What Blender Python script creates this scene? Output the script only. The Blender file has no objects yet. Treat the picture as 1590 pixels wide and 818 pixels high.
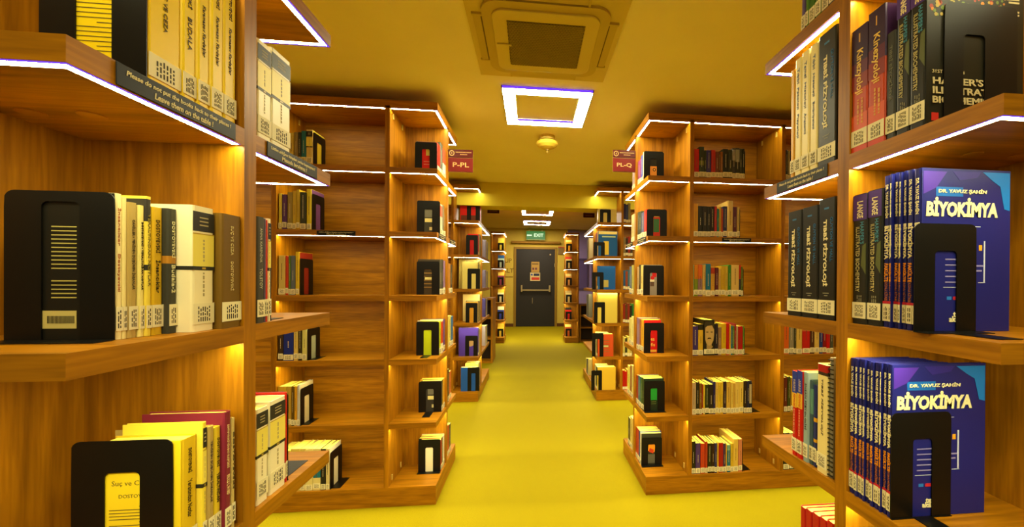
import bpy, bmesh, math, random
from mathutils import Matrix, Vector
random.seed(7)
sc = bpy.context.scene
# ---------------------------------------------------------------- camera
F, PX, PY, PITCH, ROLL, YAW, EYE = 613.627, 892.655, 439.402, -0.0042, 0.0064, 0.1093, 1.2907
cd = bpy.data.cameras.new('camera'); cam = bpy.data.objects.new('camera', cd); sc.collection.objects.link(cam)
cd.sensor_fit = 'HORIZONTAL'; cd.sensor_width = 36; cd.lens = F/1590*36
cd.shift_x = (795-PX)/1590; cd.shift_y = (PY-409)/1590; cd.clip_start = .05; cd.clip_end = 60
cam.matrix_world = (Matrix.Translation((0, 0, EYE)) @ Matrix.Rotation(-YAW, 4, 'Z')
                    @ Matrix.Rotation(math.pi/2+PITCH, 4, 'X') @ Matrix.Rotation(ROLL, 4, 'Z'))
sc.camera = cam
# ---------------------------------------------------------------- world, exposure
w = bpy.data.worlds.new('world'); sc.world = w; w.use_nodes = True
w.node_tree.nodes['Background'].inputs[0].default_value = (1, .74, .30, 1)
w.node_tree.nodes['Background'].inputs[1].default_value = .06
sc.view_settings.view_transform = 'Standard'; sc.view_settings.look = 'None'
sc.view_settings.exposure = 1.82; sc.view_settings.gamma = 1.0
try: sc.view_settings.use_curve_mapping = False
except Exception: pass
LED_POWER, RING_POWER = 25.0, 34.0
sc.cycles.use_denoising = True
sc.cycles.max_bounces = 6; sc.cycles.diffuse_bounces = 4; sc.cycles.glossy_bounces = 3
sc.cycles.sample_clamp_indirect = 4.0
# ---------------------------------------------------------------- materials
def lin(c): return c/12.92 if c <= .04045 else ((c+.055)/1.055)**2.4
def rgb(h, k=1.0):
    return tuple(min(1, lin(int(h[i:i+2], 16)/255)*k) for i in (0, 2, 4))+(1,)
MC = {}
def mat(hx, rough=.5, metal=0, spec=.25, noise=0):
    key = (hx, rough, metal, noise)
    if key in MC: return MC[key]
    m = bpy.data.materials.new('paint_'+hx); m.use_nodes = True
    b = m.node_tree.nodes['Principled BSDF']
    b.inputs['Base Color'].default_value = rgb(hx)
    b.inputs['Roughness'].default_value = rough; b.inputs['Metallic'].default_value = metal
    b.inputs['Specular IOR Level'].default_value = spec
    if noise:
        nt = m.node_tree; tc = nt.nodes.new('ShaderNodeTexCoord'); n = nt.nodes.new('ShaderNodeTexNoise')
        n.inputs['Scale'].default_value = noise; nt.links.new(tc.outputs['Object'], n.inputs['Vector'])
        mx = nt.nodes.new('ShaderNodeMix'); mx.data_type = 'RGBA'
        mx.inputs[6].default_value = rgb(hx, .82); mx.inputs[7].default_value = rgb(hx, 1.15)
        nt.links.new(n.outputs['Fac'], mx.inputs[0]); nt.links.new(mx.outputs[2], b.inputs['Base Color'])
    MC[key] = m; return m
def emit(name, col, s):
    if name in MC: return MC[name]
    m = bpy.data.materials.new(name); m.use_nodes = True; nt = m.node_tree
    b = nt.nodes['Principled BSDF']; b.inputs['Base Color'].default_value = (0, 0, 0, 1)
    b.inputs['Emission Color'].default_value = col+(1,); b.inputs['Emission Strength'].default_value = s
    MC[name] = m; return m
def wood(axis):
    """walnut laminate, grain along the given axis"""
    k = 'wood'+axis
    if k in MC: return MC[k]
    m = bpy.data.materials.new('walnut_'+axis); m.use_nodes = True; nt = m.node_tree; N = nt.nodes
    b = N['Principled BSDF']; tc = N.new('ShaderNodeTexCoord'); mp = N.new('ShaderNodeMapping')
    oi = N.new('ShaderNodeObjectInfo')
    sc_ = {'x': (1.1, 16, 16), 'y': (16, 1.1, 16), 'z': (16, 16, 1.0)}[axis]
    mp.inputs['Scale'].default_value = sc_
    ad = N.new('ShaderNodeVectorMath'); ad.operation = 'ADD'
    nt.links.new(tc.outputs['Object'], ad.inputs[0])
    cmb = N.new('ShaderNodeCombineXYZ')
    mr = N.new('ShaderNodeMath'); mr.operation = 'MULTIPLY'; mr.inputs[1].default_value = 7.0
    nt.links.new(oi.outputs['Random'], mr.inputs[0])
    for i in range(3): nt.links.new(mr.outputs[0], cmb.inputs[i])
    nt.links.new(cmb.outputs[0], ad.inputs[1]); nt.links.new(ad.outputs[0], mp.inputs['Vector'])
    n1 = N.new('ShaderNodeTexNoise'); n1.inputs['Scale'].default_value = 1.6; n1.inputs['Detail'].default_value = 5; n1.inputs['Distortion'].default_value = 1.1
    n2 = N.new('ShaderNodeTexNoise'); n2.inputs['Scale'].default_value = 9; n2.inputs['Detail'].default_value = 3
    nt.links.new(mp.outputs[0], n1.inputs['Vector']); nt.links.new(mp.outputs[0], n2.inputs['Vector'])
    r1 = N.new('ShaderNodeValToRGB'); e = r1.color_ramp.elements
    e[0].position = .30; e[0].color = (.25, .096, .0016, 1); e[1].position = .72; e[1].color = (.47, .190, .003, 1)
    q = r1.color_ramp.elements.new(.5); q.color = (.36, .142, .0022, 1)
    nt.links.new(n1.outputs['Fac'], r1.inputs[0])
    r2 = N.new('ShaderNodeValToRGB'); e = r2.color_ramp.elements
    e[0].position = .38; e[0].color = (.72, .70, .70, 1); e[1].position = .6; e[1].color = (1, 1, 1, 1)
    nt.links.new(n2.outputs['Fac'], r2.inputs[0])
    mx = N.new('ShaderNodeMix'); mx.data_type = 'RGBA'; mx.blend_type = 'MULTIPLY'; mx.inputs[0].default_value = .8
    nt.links.new(r1.outputs[0], mx.inputs[6]); nt.links.new(r2.outputs[0], mx.inputs[7])
    nt.links.new(mx.outputs[2], b.inputs['Base Color'])
    b.inputs['Roughness'].default_value = .42; b.inputs['Specular IOR Level'].default_value = .22
    MC[k] = m; return m
WX, WY, WZ = wood('x'), wood('y'), wood('z')
def speckle(name, c1, c2, scale, rough, bump=0, big=0):
    m = bpy.data.materials.new(name); m.use_nodes = True; nt = m.node_tree; N = nt.nodes
    b = N['Principled BSDF']; tc = N.new('ShaderNodeTexCoord')
    n = N.new('ShaderNodeTexNoise'); n.inputs['Scale'].default_value = scale; n.inputs['Detail'].default_value = 4
    nt.links.new(tc.outputs['Object'], n.inputs['Vector'])
    mx = N.new('ShaderNodeMix'); mx.data_type = 'RGBA'; mx.inputs[6].default_value = c1; mx.inputs[7].default_value = c2
    r = N.new('ShaderNodeMapRange'); r.inputs['From Min'].default_value = .3; r.inputs['From Max'].default_value = .7
    nt.links.new(n.outputs['Fac'], r.inputs['Value']); nt.links.new(r.outputs[0], mx.inputs[0])
    nt.links.new(mx.outputs[2], b.inputs['Base Color']); b.inputs['Roughness'].default_value = rough
    b.inputs['Specular IOR Level'].default_value = .08
    if bump:
        bp = N.new('ShaderNodeBump'); bp.inputs['Strength'].default_value = bump; bp.inputs['Distance'].default_value = .004
        nt.links.new(n.outputs['Fac'], bp.inputs['Height']); nt.links.new(bp.outputs[0], b.inputs['Normal'])
    return m
CARPET = speckle('loop_carpet', (.215, .166, .0004, 1), (.30, .230, .0008, 1), 260, .85, .4)  # grey-tan carpet with the yellow light cast put into its colour
CEIL = speckle('warm_cast_white_ceiling', (.82, .72, .50, 1), (.86, .76, .54, 1), 3, .8)  # white ceiling, warm light cast put into its colour
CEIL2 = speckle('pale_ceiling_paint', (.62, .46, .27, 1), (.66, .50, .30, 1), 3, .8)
WALL = speckle('yellow_wall_paint', (.52, .38, .05, 1), (.56, .41, .06, 1), 4, .8)
BEAM = speckle('beam_paint', (.62, .50, .04, 1), (.68, .55, .05, 1), 4, .7)
LED = emit('led_warm', (1, .92, .52), LED_POWER)
VIOLET = emit('led_halo', (.05, .012, .34), 1.0)  # violet halo of the strips, painted as a faint glow
RING = emit('ring_lamp', (1, .90, .54), RING_POWER)
RINGV = emit('ring_halo', (.05, .012, .34), 1.0)  # same painted halo for the ring lamps
BLACK = mat('0c0b08', .35, 0, .3); BLACKM = mat('0a0906', .42, 0, .25)
PAGE = mat('f2e05a', .8); PAGE2 = mat('f4ea88', .8)
STICK = mat('e6dcae', .6); INK = mat('3a3428', .7)
# ---------------------------------------------------------------- helpers
COL = sc.collection
def box(bm, a, b, mi=0):
    (x0, y0, z0), (x1, y1, z1) = a, b
    v = [bm.verts.new(p) for p in ((x0,y0,z0),(x1,y0,z0),(x1,y1,z0),(x0,y1,z0),(x0,y0,z1),(x1,y0,z1),(x1,y1,z1),(x0,y1,z1))]
    fs = [(3,2,1,0),(4,5,6,7),(0,1,5,4),(1,2,6,5),(2,3,7,6),(3,0,4,7)]
    r = []
    for f in fs:
        q = bm.faces.new([v[i] for i in f]); q.material_index = mi; r.append(q)
    return r
def prism(bm, pts, h, fn=lambda x, y, z: (x, y, z), mi=0):
    """outline pts (counter-clockwise) pushed out from 0 to h"""
    a = [bm.verts.new(fn(x, y, 0)) for x, y in pts]; b = [bm.verts.new(fn(x, y, h)) for x, y in pts]
    n = len(pts); fs = [bm.faces.new(a[::-1]), bm.faces.new(b)]
    for i in range(n): fs.append(bm.faces.new((a[i], a[(i+1) % n], b[(i+1) % n], b[i])))
    for f in fs: f.material_index = mi
    return fs
def disc(bm, cx, cy, z0, z1, r0, r1=None, n=28, mi=0):
    r1 = r0 if r1 is None else r1
    a = [bm.verts.new((cx+r0*math.cos(2*math.pi*i/n), cy+r0*math.sin(2*math.pi*i/n), z0)) for i in range(n)]
    b = [bm.verts.new((cx+r1*math.cos(2*math.pi*i/n), cy+r1*math.sin(2*math.pi*i/n), z1)) for i in range(n)]
    fs = [bm.faces.new(a[::-1]), bm.faces.new(b)]+[bm.faces.new((a[i], a[(i+1) % n], b[(i+1) % n], b[i])) for i in range(n)]
    for f in fs: f.material_index = mi
def obj(name, bm, mats, parent=None, loc=None, recalc=True):
    if recalc: bmesh.ops.recalc_face_normals(bm, faces=bm.faces)
    me = bpy.data.meshes.new(name); bm.to_mesh(me); bm.free()
    for m in (mats if isinstance(mats, (list, tuple)) else [mats]): me.materials.append(m)
    o = bpy.data.objects.new(name, me); COL.objects.link(o)
    if parent: o.parent = parent
    if loc: o.location = loc
    return o
def empty(name, loc=(0, 0, 0)):
    o = bpy.data.objects.new(name, None); COL.objects.link(o); o.location = loc; o.empty_display_size = .1; return o
def tag(o, label, cat, group=None):
    o['label'] = label; o['category'] = cat
    if group: o['group'] = group
    return o
def B(): return bmesh.new()
def part(name, a, b, m, parent, bevel=0):
    bm = B(); box(bm, a, b)
    o = obj(name, bm, m, parent)
    if bevel:
        md = o.modifiers.new('bevel', 'BEVEL'); md.width = bevel; md.segments = 2
    return o
FITS = []
def text(s, size, m, parent, mtx, name='lettering', fit=None, bold=0, ext=.0004, shear=0, ay='CENTER', ax='CENTER', label=None):
    c = bpy.data.curves.new(name, 'FONT'); c.body = s; c.size = size; c.extrude = ext; c.offset = bold; c.shear = shear
    c.align_x = ax; c.align_y = ay; c.resolution_u = 2; c.materials.append(m)
    o = bpy.data.objects.new(name, c); COL.objects.link(o); o.parent = parent; o.matrix_local = mtx
    if label: o['label'] = label
    if fit: FITS.append((o, fit))
    return o
def frame(origin, xa, ya):
    xa, ya = Vector(xa), Vector(ya); za = xa.cross(ya)
    M = Matrix((xa, ya, za)).transposed().to_4x4(); M.translation = Vector(origin); return M
# ---------------------------------------------------------------- the room
CEIL_Z, CEIL2_Z, BY0, BY1, BZ, FARY = 2.386, 2.775, 4.47, 4.73, 2.125, 11.3
XL, XR, YB = -4.6, 4.6, -1.6
def struct(name, boxes, m):
    bm = B()
    for a, b in boxes: box(bm, a, b)
    o = obj(name, bm, m); o['kind'] = 'structure'; return o
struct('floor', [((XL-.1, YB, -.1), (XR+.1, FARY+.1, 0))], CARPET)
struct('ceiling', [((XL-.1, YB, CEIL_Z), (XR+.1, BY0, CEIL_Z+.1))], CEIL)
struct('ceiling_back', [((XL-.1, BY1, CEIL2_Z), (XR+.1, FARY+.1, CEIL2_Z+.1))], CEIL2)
struct('trim_1', [((XL-.1, BY0, BZ), (XR+.1, BY1, CEIL2_Z+.1))], BEAM)
struct('wall_left', [((XL-.1, YB, 0), (XL, FARY, CEIL2_Z))], WALL)
struct('wall_right', [((XR, YB, 0), (XR+.1, FARY, CEIL2_Z))], WALL)
DX0, DX1, DZ = -.435, .66, 2.20
LILAC = mat('8878a8', .8)
struct('wall_back', [((XL, FARY, 0), (DX0-.06, FARY+.1, CEIL2_Z)), ((DX1+.06, FARY, 0), (1.02, FARY+.1, CEIL2_Z)),
                     ((DX0-.06, FARY, DZ+.06), (DX1+.06, FARY+.1, CEIL2_Z))], WALL)
struct('wall_back_right', [((1.02, FARY-.02, 0), (XR, FARY+.1, CEIL2_Z))], LILAC)
struct('baseboard_back', [((XL, FARY-.015, 0), (DX0-.07, FARY, .09)), ((DX1+.07, FARY-.015, 0), (1.02, FARY, .09))], mat('5a3410', .5))
# header of the recess round the exit door
struct('trim_2', [((-.56, FARY-.10, 2.36), (.80, FARY, 2.42))], mat('8a6414', .7))
# columns standing under the girder, dark clad
DARKW = mat('2e1c0a', .6)
struct('column_1', [((1.30, BY0+.03, 0), (1.72, BY1+.25, BZ))], DARKW)
struct('column_2', [((-1.62, BY0+.03, 0), (-1.2, BY1+.25, BZ))], DARKW)
# exit door
d = empty('door_1', (0, FARY, 0)); d['kind'] = 'structure'
dm = mat('24211a', .55, 0, .3)
part('door_leaf', (DX0, -.01, .01), (DX1, .05, DZ), dm, d)
bm = B(); fm = mat('8a6a1c', .5)
box(bm, (DX0-.06, -.03, 0), (DX0, .06, DZ+.06)); box(bm, (DX1, -.03, 0), (DX1+.06, .06, DZ+.06)); box(bm, (DX0, -.03, DZ), (DX1, .06, DZ+.06))
obj('door_frame', bm, fm, d)
steel = mat('b0a070', .35, .7)
bm = B(); box(bm, (-.27, -.09, 1.02), (.50, -.06, 1.055))
obj('push_bar', bm, steel, d)
for x in (-.30, .49):
    part('bar_bracket', (x, -.085, .99), (x+.045, -.01, 1.17), steel, d, .004)
part('hinge', (DX1-.012, -.02, 1.7), (DX1+.008, -.008, 1.8), steel, d)
bm = B(); disc(bm, 0, 0, 0, .012, .022, n=20)
o = obj('door_viewer', bm, steel, d); o.matrix_local = frame((.53, -.012, 2.05), (1, 0, 0), (0, 0, 1))
bm = B(); box(bm, (.02, -.02, .66), (.03, -.01, .82)); obj('pull_slot', bm, steel, d)
# notices on the door
pp = part('door_poster', (-.01, -.026, 1.55), (.22, -.018, 1.84), mat('a8843c', .7), None); pp.location = (0, FARY, 0)
tag(pp, 'beige poster with two small faces taped to the exit door above the bordered notice', 'poster')
for x_ in (.02, .10): part('picture', (x_, -.030, 1.615), (x_+.05, -.026, 1.675), mat('5a2a3a'), pp)
bm = B(); box(bm, (.01, -.030, 1.76), (.19, -.026, 1.80)); obj('headline', bm, mat('6e5626'), pp)
p2 = part('door_notice', (-.04, -.026, 1.30), (.24, -.018, 1.535), mat('c8b478', .7), None); p2.location = (0, FARY, 0)
tag(p2, 'framed notice with dark upper line and red lower line on the exit door', 'notice')
bm = B(); box(bm, (.06, -.030, 1.44), (.22, -.026, 1.51)); obj('dark_caption', bm, mat('2a3040'), p2)
bm = B(); box(bm, (.0, -.030, 1.325), (.22, -.026, 1.40)); obj('red_caption', bm, mat('b83420'), p2)
bm = B(); disc(bm, 0, 0, 0, .004, .03, n=16); o = obj('round_symbol', bm, mat('2a4a8a'), p2); o.matrix_local = frame((.005, -.026, 1.475), (1, 0, 0), (0, 0, 1))
# faded wall writing left of the door, partly hidden by the bookcase
ws = empty('wall_sign', (-.66, FARY-.004, 0)); tag(ws, 'faded brown wall lettering left of the exit door', 'wall lettering')
inkw = mat('6a4c10', .8)
for s, z, sz in (('ÜP', 1.86, .17), ('ALT', 1.58, .18)):
    text(s, sz, inkw, ws, frame((.0, 0, z), (1, 0, 0), (0, 0, 1)), ext=.002)
part('underline', (-.16, -.003, 1.40), (.14, .003, 1.415), inkw, ws)
# exit sign
ex = empty('exit_sign', (.11, FARY-.14, 2.45)); tag(ex, 'green emergency exit sign on the header above the dark door', 'exit sign')
GREEN = emit('exit_green', (.0, .30, .03), .16); WHT = emit('exit_white', (.75, 1, .6), .35)
part('sign_panel', (-.26, -.02, 0), (.26, .02, .24), GREEN, ex)
text('EXIT', .13, WHT, ex, frame((.08, -.022, .125), (1, 0, 0), (0, 0, 1)), bold=.002)
bm = B(); box(bm, (-.22, -.026, .11), (-.11, -.021, .14)); prism(bm, [(-.22, .09), (-.22, .16), (-.25, .125)], .005, lambda x, y, z: (x, -.026+z, y))
obj('arrow', bm, WHT, ex)
bm = B(); box(bm, (-.26, -.024, -.012), (.26, .024, 0)); obj('sign_edge', bm, mat('c8b04a', .4), ex)
for x in (-.18, .18): part('hanger', (x-.006, .0, .24), (x+.006, .012, CEIL2_Z-2.45), steel, ex)
# outlined windows on the lilac wall
for k, (x0, x1, z0, z1) in enumerate(((1.22, 1.62, 1.05, 1.95), (1.72, 2.3, 1.05, 1.95)), 1):
    wn = empty('window_%d' % k, (0, FARY-.02, 0)); wn['kind'] = 'structure'
    bm = B(); f = .05
    box(bm, (x0, -.03, z0), (x1, 0, z0+f)); box(bm, (x0, -.03, z1-f), (x1, 0, z1)); box(bm, (x0, -.03, z0+f), (x0+f, 0, z1-f)); box(bm, (x1-f, -.03, z0+f), (x1, 0, z1-f))
    obj('window_frame', bm, mat('4a3c60', .5), wn)
    bm = B(); box(bm, (x0+f, -.012, z0+f), (x1-f, -.004, z1-f)); obj('window_pane', bm, mat('5a4c78', .15), wn)
# ---------------------------------------------------------------- ceiling fittings
def ring(cx, cy, z, s, wd, label, rp=RING, thin=.006):
    o = empty('ceiling_light', (cx, cy, z)); tag(o, label, 'ceiling light', 'square ring lamps on the ceiling')
    h = s/2; i = h-wd
    bm = B(); hw = h+.006
    for a, b in (((-hw, -hw), (hw, -h)), ((-hw, h), (hw, hw)), ((-hw, -h), (-h, h)), ((h, -h), (hw, h))):
        box(bm, (a[0], a[1], -.0138), (b[0], b[1], -.001))
    box(bm, (-h, -i-.003, -.0138), (h, -i, -.001)); box(bm, (-h, i, -.0138), (h, i+.003, -.001)); box(bm, (-i-.003, -i, -.0138), (-i, i, -.001)); box(bm, (i, -i, -.0138), (i+.003, i, -.001))
    obj('housing', bm, [mat('6a5a20', .4)], o)
    def quads(cs, z, m, nm):
        bm = B()
        for a, b in cs: bm.faces.new([bm.verts.new(c) for c in ((a[0], a[1], z), (a[0], b[1], z), (b[0], b[1], z), (b[0], a[1], z))])
        obj(nm, bm, m, o, recalc=False)
    e = .006
    quads((((-h, -h+e), (h, -i-.003)), ((-h, i+.003+e), (h, h)), ((-h, -i-.003), (-i-.003, i+.003)), ((i+.003, -i-.003), (h, i+.003))), -.0135, rp, 'diffuser')
    for y_0, y_1, w2 in ((-h-.0085, -h-.0062, h), (i-.0015, i-.0002, i)):
        bm = B(); box(bm, (-w2, y_0, -.0142), (w2, y_1, -.003)); obj('violet_halo', bm, RINGV, o)  # lamp's violet halo modelled as glowing slivers, not a fixture part
    return o
ring(.087, 2.508, CEIL_Z, .515, .072, 'white square ring lamp between the air conditioner and the smoke detector')
ring(.12, 8.55, CEIL2_Z, .66, .08, 'ring lamp of the back room half hidden above the girder', emit('ring_far', (1, .84, .62), 28))
ring(.13, 10.1, CEIL2_Z, .66, .08, 'ring lamp of the back room nearest the exit door', emit('ring_far', (1, .84, .62), 28))
ring(.09, -.75, CEIL_Z, .515, .072, 'unseen ring lamp added on the ceiling behind the viewpoint')  # out of view, added as fill light for the foreground
# cassette air conditioner
ac = empty('air_conditioner', (.055, 1.80, CEIL_Z)); tag(ac, 'square ceiling cassette air conditioner with honeycomb grille', 'air conditioner')
acm = mat('cdb868', .5); acd = mat('6a5624', .7); acm2 = mat('bca450', .5)
bm = B(); box(bm, (-.325, -.325, -.012), (.325, .325, 0)); o = obj('outer_panel', bm, acm, ac)
def rrect(h, r, n=8, k=1.0):
    p = []
    for cx, cy, a0 in ((h-r, h-r, 0), (-h+r, h-r, 90), (-h+r, -h+r, 180), (h-r, -h+r, 270)):
        for i in range(n+1):
            a = math.radians(a0+90*i/n); p.append((cx+r*math.cos(a), cy+r*math.sin(a)))
    return p
bm = B(); prism(bm, rrect(.262, .07), .012, lambda x, y, z: (x, y, -.024+z)); o = obj('inner_frame', bm, acm2, ac)
bm = B(); prism(bm, rrect(.222, .05), .010, lambda x, y, z: (x, y, -.033+z)); o = obj('grille_cover', bm, acm, ac)
md = o.modifiers.new('bevel', 'BEVEL'); md.width = .003; md.segments = 2
bm = B(); box(bm, (-.163, -.163, -.0345), (.163, .163, -.033)); obj('grille_backing', bm, acd, ac)
bm = B(); n = 26; st = .326/n                       # honeycomb of hexagonal ribs
for r in range(n):
    for c in range(n):
        cx = -.163+st*(c+.5)+(st/2 if r % 2 else 0)*.9; cy = -.163+st*(r+.5)
        if cx > .158: continue
        a = [(cx+st*.56*math.cos(math.radians(30+60*i)), cy+st*.56*math.sin(math.radians(30+60*i))) for i in range(6)]
        b = [(cx+st*.36*math.cos(math.radians(30+60*i)), cy+st*.36*math.sin(math.radians(30+60*i))) for i in range(6)]
        va = [bm.verts.new((x, y, -.0375)) for x, y in a]; vb = [bm.verts.new((x, y, -.0375)) for x, y in b]; vc = [bm.verts.new((x, y, -.0346)) for x, y in b]
        for i in range(6):
            j = (i+1) % 6
            bm.faces.new((va[i], va[j], vb[j], vb[i])); bm.faces.new((vb[i], vb[j], vc[j], vc[i]))
o = obj('honeycomb_grille', bm, mat('9a8438', .5), ac)
for k in range(4):                                   # four outlet flaps with their end clips
    bm = B(); box(bm, (-.16, -.300, -.020), (.16, -.268, -.013)); box(bm, (-.17, -.304, -.022), (-.16, -.262, -.012)); box(bm, (.16, -.304, -.022), (.17, -.262, -.012))
    o = obj('air_flap', bm, acm2, ac); o.rotation_euler = (0, 0, k*math.pi/2)
    bm = B(); box(bm, (-.155, -.268, -.0165), (.155, -.263, -.0125)); q = obj('outlet_slot', bm, acd, o)
part('latch', (-.215, -.006, -.040), (-.150, .006, -.034), acm, ac, .002)
bm = B(); box(bm, (-.075, -.3245, -.0145), (.075, -.300, -.0125)); obj('violet_display', bm, mat('3a2a6a', .3), ac)
# smoke detector
sd = empty('smoke_detector', (.112, 3.0, CEIL_Z)); tag(sd, 'round cream smoke detector hanging from the ceiling behind the ring lamp', 'smoke detector')
bm = B(); disc(bm, 0, 0, -.028, 0, .055, .058, 32); obj('base', bm, mat('d8c060', .5), sd)
bm = B(); disc(bm, 0, 0, -.045, -.028, .030, .034, 24); obj('neck', bm, mat('e8e0b0', .4), sd)
bm = B()
pr = [(.078, -.045), (.084, -.056), (.078, -.068), (.055, -.085), (.03, -.095), (.012, -.100)]
for (r0, z0), (r1, z1) in zip(pr, pr[1:]):
    disc(bm, 0, 0, z1, z0, r1, r0, 32)
obj('dome', bm, mat('c8a838', .5), sd)
bm = B(); disc(bm, 0, 0, -.125, -.1, .005, .007, 12); disc(bm, 0, 0, -.105, -.1, .014, .014, 16); obj('tip', bm, mat('8a6c20', .5), sd)
# ---------------------------------------------------------------- bookcases
DEP, TH, PLZ, STEP, BT = .282, .0317, .1092, .365, .0315
POST, ENDW, BAYW = .025, .262, .572
EX = {'LF': -.530, 'RF': .682, 'LM': -.5417, 'RM': .696, 'L3': -.562, 'R3': .706, 'L4': -.560, 'R4': .706}
CY = {'LF': .811, 'RF': .803, 'LM': 2.643, 'RM': 2.622, 'L3': 4.600, 'R3': 4.523, 'L4': 8.60, 'R4': 8.55}
SG = {k: (-1 if k[0] == 'L' else 1) for k in EX}
def ZL(l): return PLZ+STEP*l
def bookcase(key, label, bays, fardep=DEP, endw=ENDW, opentop=False, ends_only=False):
    s = SG[key]; root = empty('bookcase', (EX[key], CY[key], 0)); tag(root, label, 'bookcase', 'double-sided walnut bookcases with lit shelves')
    h = TH/2; top = ZL(6)+.014
    def bx(name, u0, u1, y0, y1, z0, z1, m, par=root):
        a, b = sorted((s*u0, s*u1)); bm = B(); fs = box(bm, (a, y0, z0), (b, y1, z1))
        if m is WX:                                  # edge banding on the aisle ends runs the other way
            fs[3].material_index = fs[5].material_index = 1; return obj(name, bm, [WX, WY], par)
        return obj(name, bm, m, par)
    spans = [(0, endw)]; u = endw+POST
    for k in range(bays): spans.append((u, u+BAYW)); u += BAYW+POST
    L = u
    yn, yf = -(h+DEP), h+fardep
    bx('plinth', 0, L, yn+.001, yf-.001, 0, PLZ, WX)
    # spine panels
    for k, (a, b) in enumerate(spans):
        zt = ZL(5) if (opentop and k == 0) else top-BT
        bx('back_panel', a, b, -h, h, PLZ, zt, WZ if k == 0 else WX)
    # uprights
    for k, (a, b) in enumerate(spans):
        for (y0, y1) in ((yn, -h if k or 1 else 0), (h, yf)):
            if opentop and y0 > 0: zt = ZL(5)
            else: zt = top-BT
            bx('upright', b, b+POST, y0, y1, PLZ, zt, WZ)
        bx('upright', b, b+POST, -h, h, PLZ, ZL(5) if opentop else top-BT, WZ)
    # top
    if opentop: bx('top_panel', 0, L, yn, -.02, top-BT-.012, top, WX)
    else: bx('top_panel', 0, L, yn, yf, ZL(6)-BT, top, WX)
    for lv in range(1, 7):
        z = ZL(lv)
        for side, (y0, y1) in (('n', (yn, -h)), ('f', (h, yf))):
            if lv == 6 and opentop and side == 'f': continue
            for k, (a, b) in enumerate(spans):
                if lv < 6:
                    sh = bx('shelf', a if k else 0, b, y0, y1, z-BT, z, WX if (k or side == 'f') else WX)
                zb = z-BT-.00006 if not (lv == 6 and opentop) else top-BT-.01206
                # led strip along the front edge, and along the aisle edge of the end bay
                inn, wd, pt = .0062, .0105, .0004
                bm = B(); a2 = a+.006 if k else inn; b2 = b-.004
                def sb(u0, u1, ya, yb, mi):
                    p, q = sorted((s*u0, s*u1)); y_0, y_1 = min(ya, yb), max(ya, yb)
                    f_ = bm.faces.new([bm.verts.new(c_) for c_ in ((p, y_0, zb), (p, y_1, zb), (q, y_1, zb), (q, y_0, zb))]); f_.material_index = mi
                if side == 'n': e, dr = y0+inn, 1
                else: e, dr = y1-inn, -1
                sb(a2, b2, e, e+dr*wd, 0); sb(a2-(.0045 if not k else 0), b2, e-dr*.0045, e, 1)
                if k == 0:
                    q = y1-.006 if side == 'n' else y0+.006
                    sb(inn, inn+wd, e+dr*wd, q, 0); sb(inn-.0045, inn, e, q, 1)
                obj('led_strip', bm, [LED, VIOLET], root, recalc=False)  # second slot is the violet halo, painted beside the strip
                if k < 2 and side == 'n':
                    for uu in ((a+b)/2, b-.05):
                        bm = B(); disc(bm, s*uu, (y0+y1)/2+.02, zb-.002, zb, .016, n=18)
                        obj('cam_cover', bm, mat('a87018', .5), root)
    # cream joint caps on the uprights, top and bottom rows
    for k, (a, b) in enumerate(spans[:3]):
        for yy in (yn+.05, -.09):
            for z in (ZL(6)-BT-.045, PLZ+.02):
                bx('joint_cap', b-.004, b, yy, yy+.012, z, z+.03, mat('c8a850', .5))
    return root
bookcase('LF', 'nearest walnut bookcase on the side of the Dostoyevski novels', 3)
bookcase('RF', 'nearest walnut bookcase holding the medical textbooks', 3, endw=.30)
bookcase('LM', 'long walnut bookcase carrying the P-PL sign', 4)
bookcase('RM', 'long walnut bookcase carrying the PL-Q sign', 4)
bookcase('L3', 'walnut bookcase under the ceiling girder behind the P-PL bookcase', 3, fardep=.80, opentop=True)
bookcase('R3', 'walnut bookcase under the ceiling girder behind the PL-Q bookcase', 3, fardep=.80, opentop=True)
bookcase('L4', 'farthest walnut bookcase on the P-PL side beside the exit door', 0)
bookcase('R4', 'farthest walnut bookcase on the PL-Q side beside the exit door', 0)
def low_case(x0, x1, y0, y1, zt, label):
    r = empty('low_bookcase', (x0, y0, 0)); tag(r, label, 'bookcase')
    w_, d_ = x1-x0, y1-y0
    part('side_panel', (0, 0, 0), (.03, d_, zt), WZ, r); part('side_panel', (w_-.03, 0, 0), (w_, d_, zt), WZ, r)
    part('back_panel', (.03, d_/2-.01, 0), (w_-.03, d_/2+.01, zt-.03), mat('2a1a0a', .7), r)
    for z in (.0, zt*.36, zt*.68, zt-.03): part('shelf', (.03, 0.005, z), (w_-.03, d_-.005, z+.03), WX, r)
low_case(-1.6, -.60, 6.30, 6.80, 1.02, 'low dark walnut bookcase standing between the girder and the farthest P-PL side bookcase')
low_case(1.02, 2.6, 8.35, 8.8, .80, 'low dark shelf unit beside the farthest PL-Q side bookcase')
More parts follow.
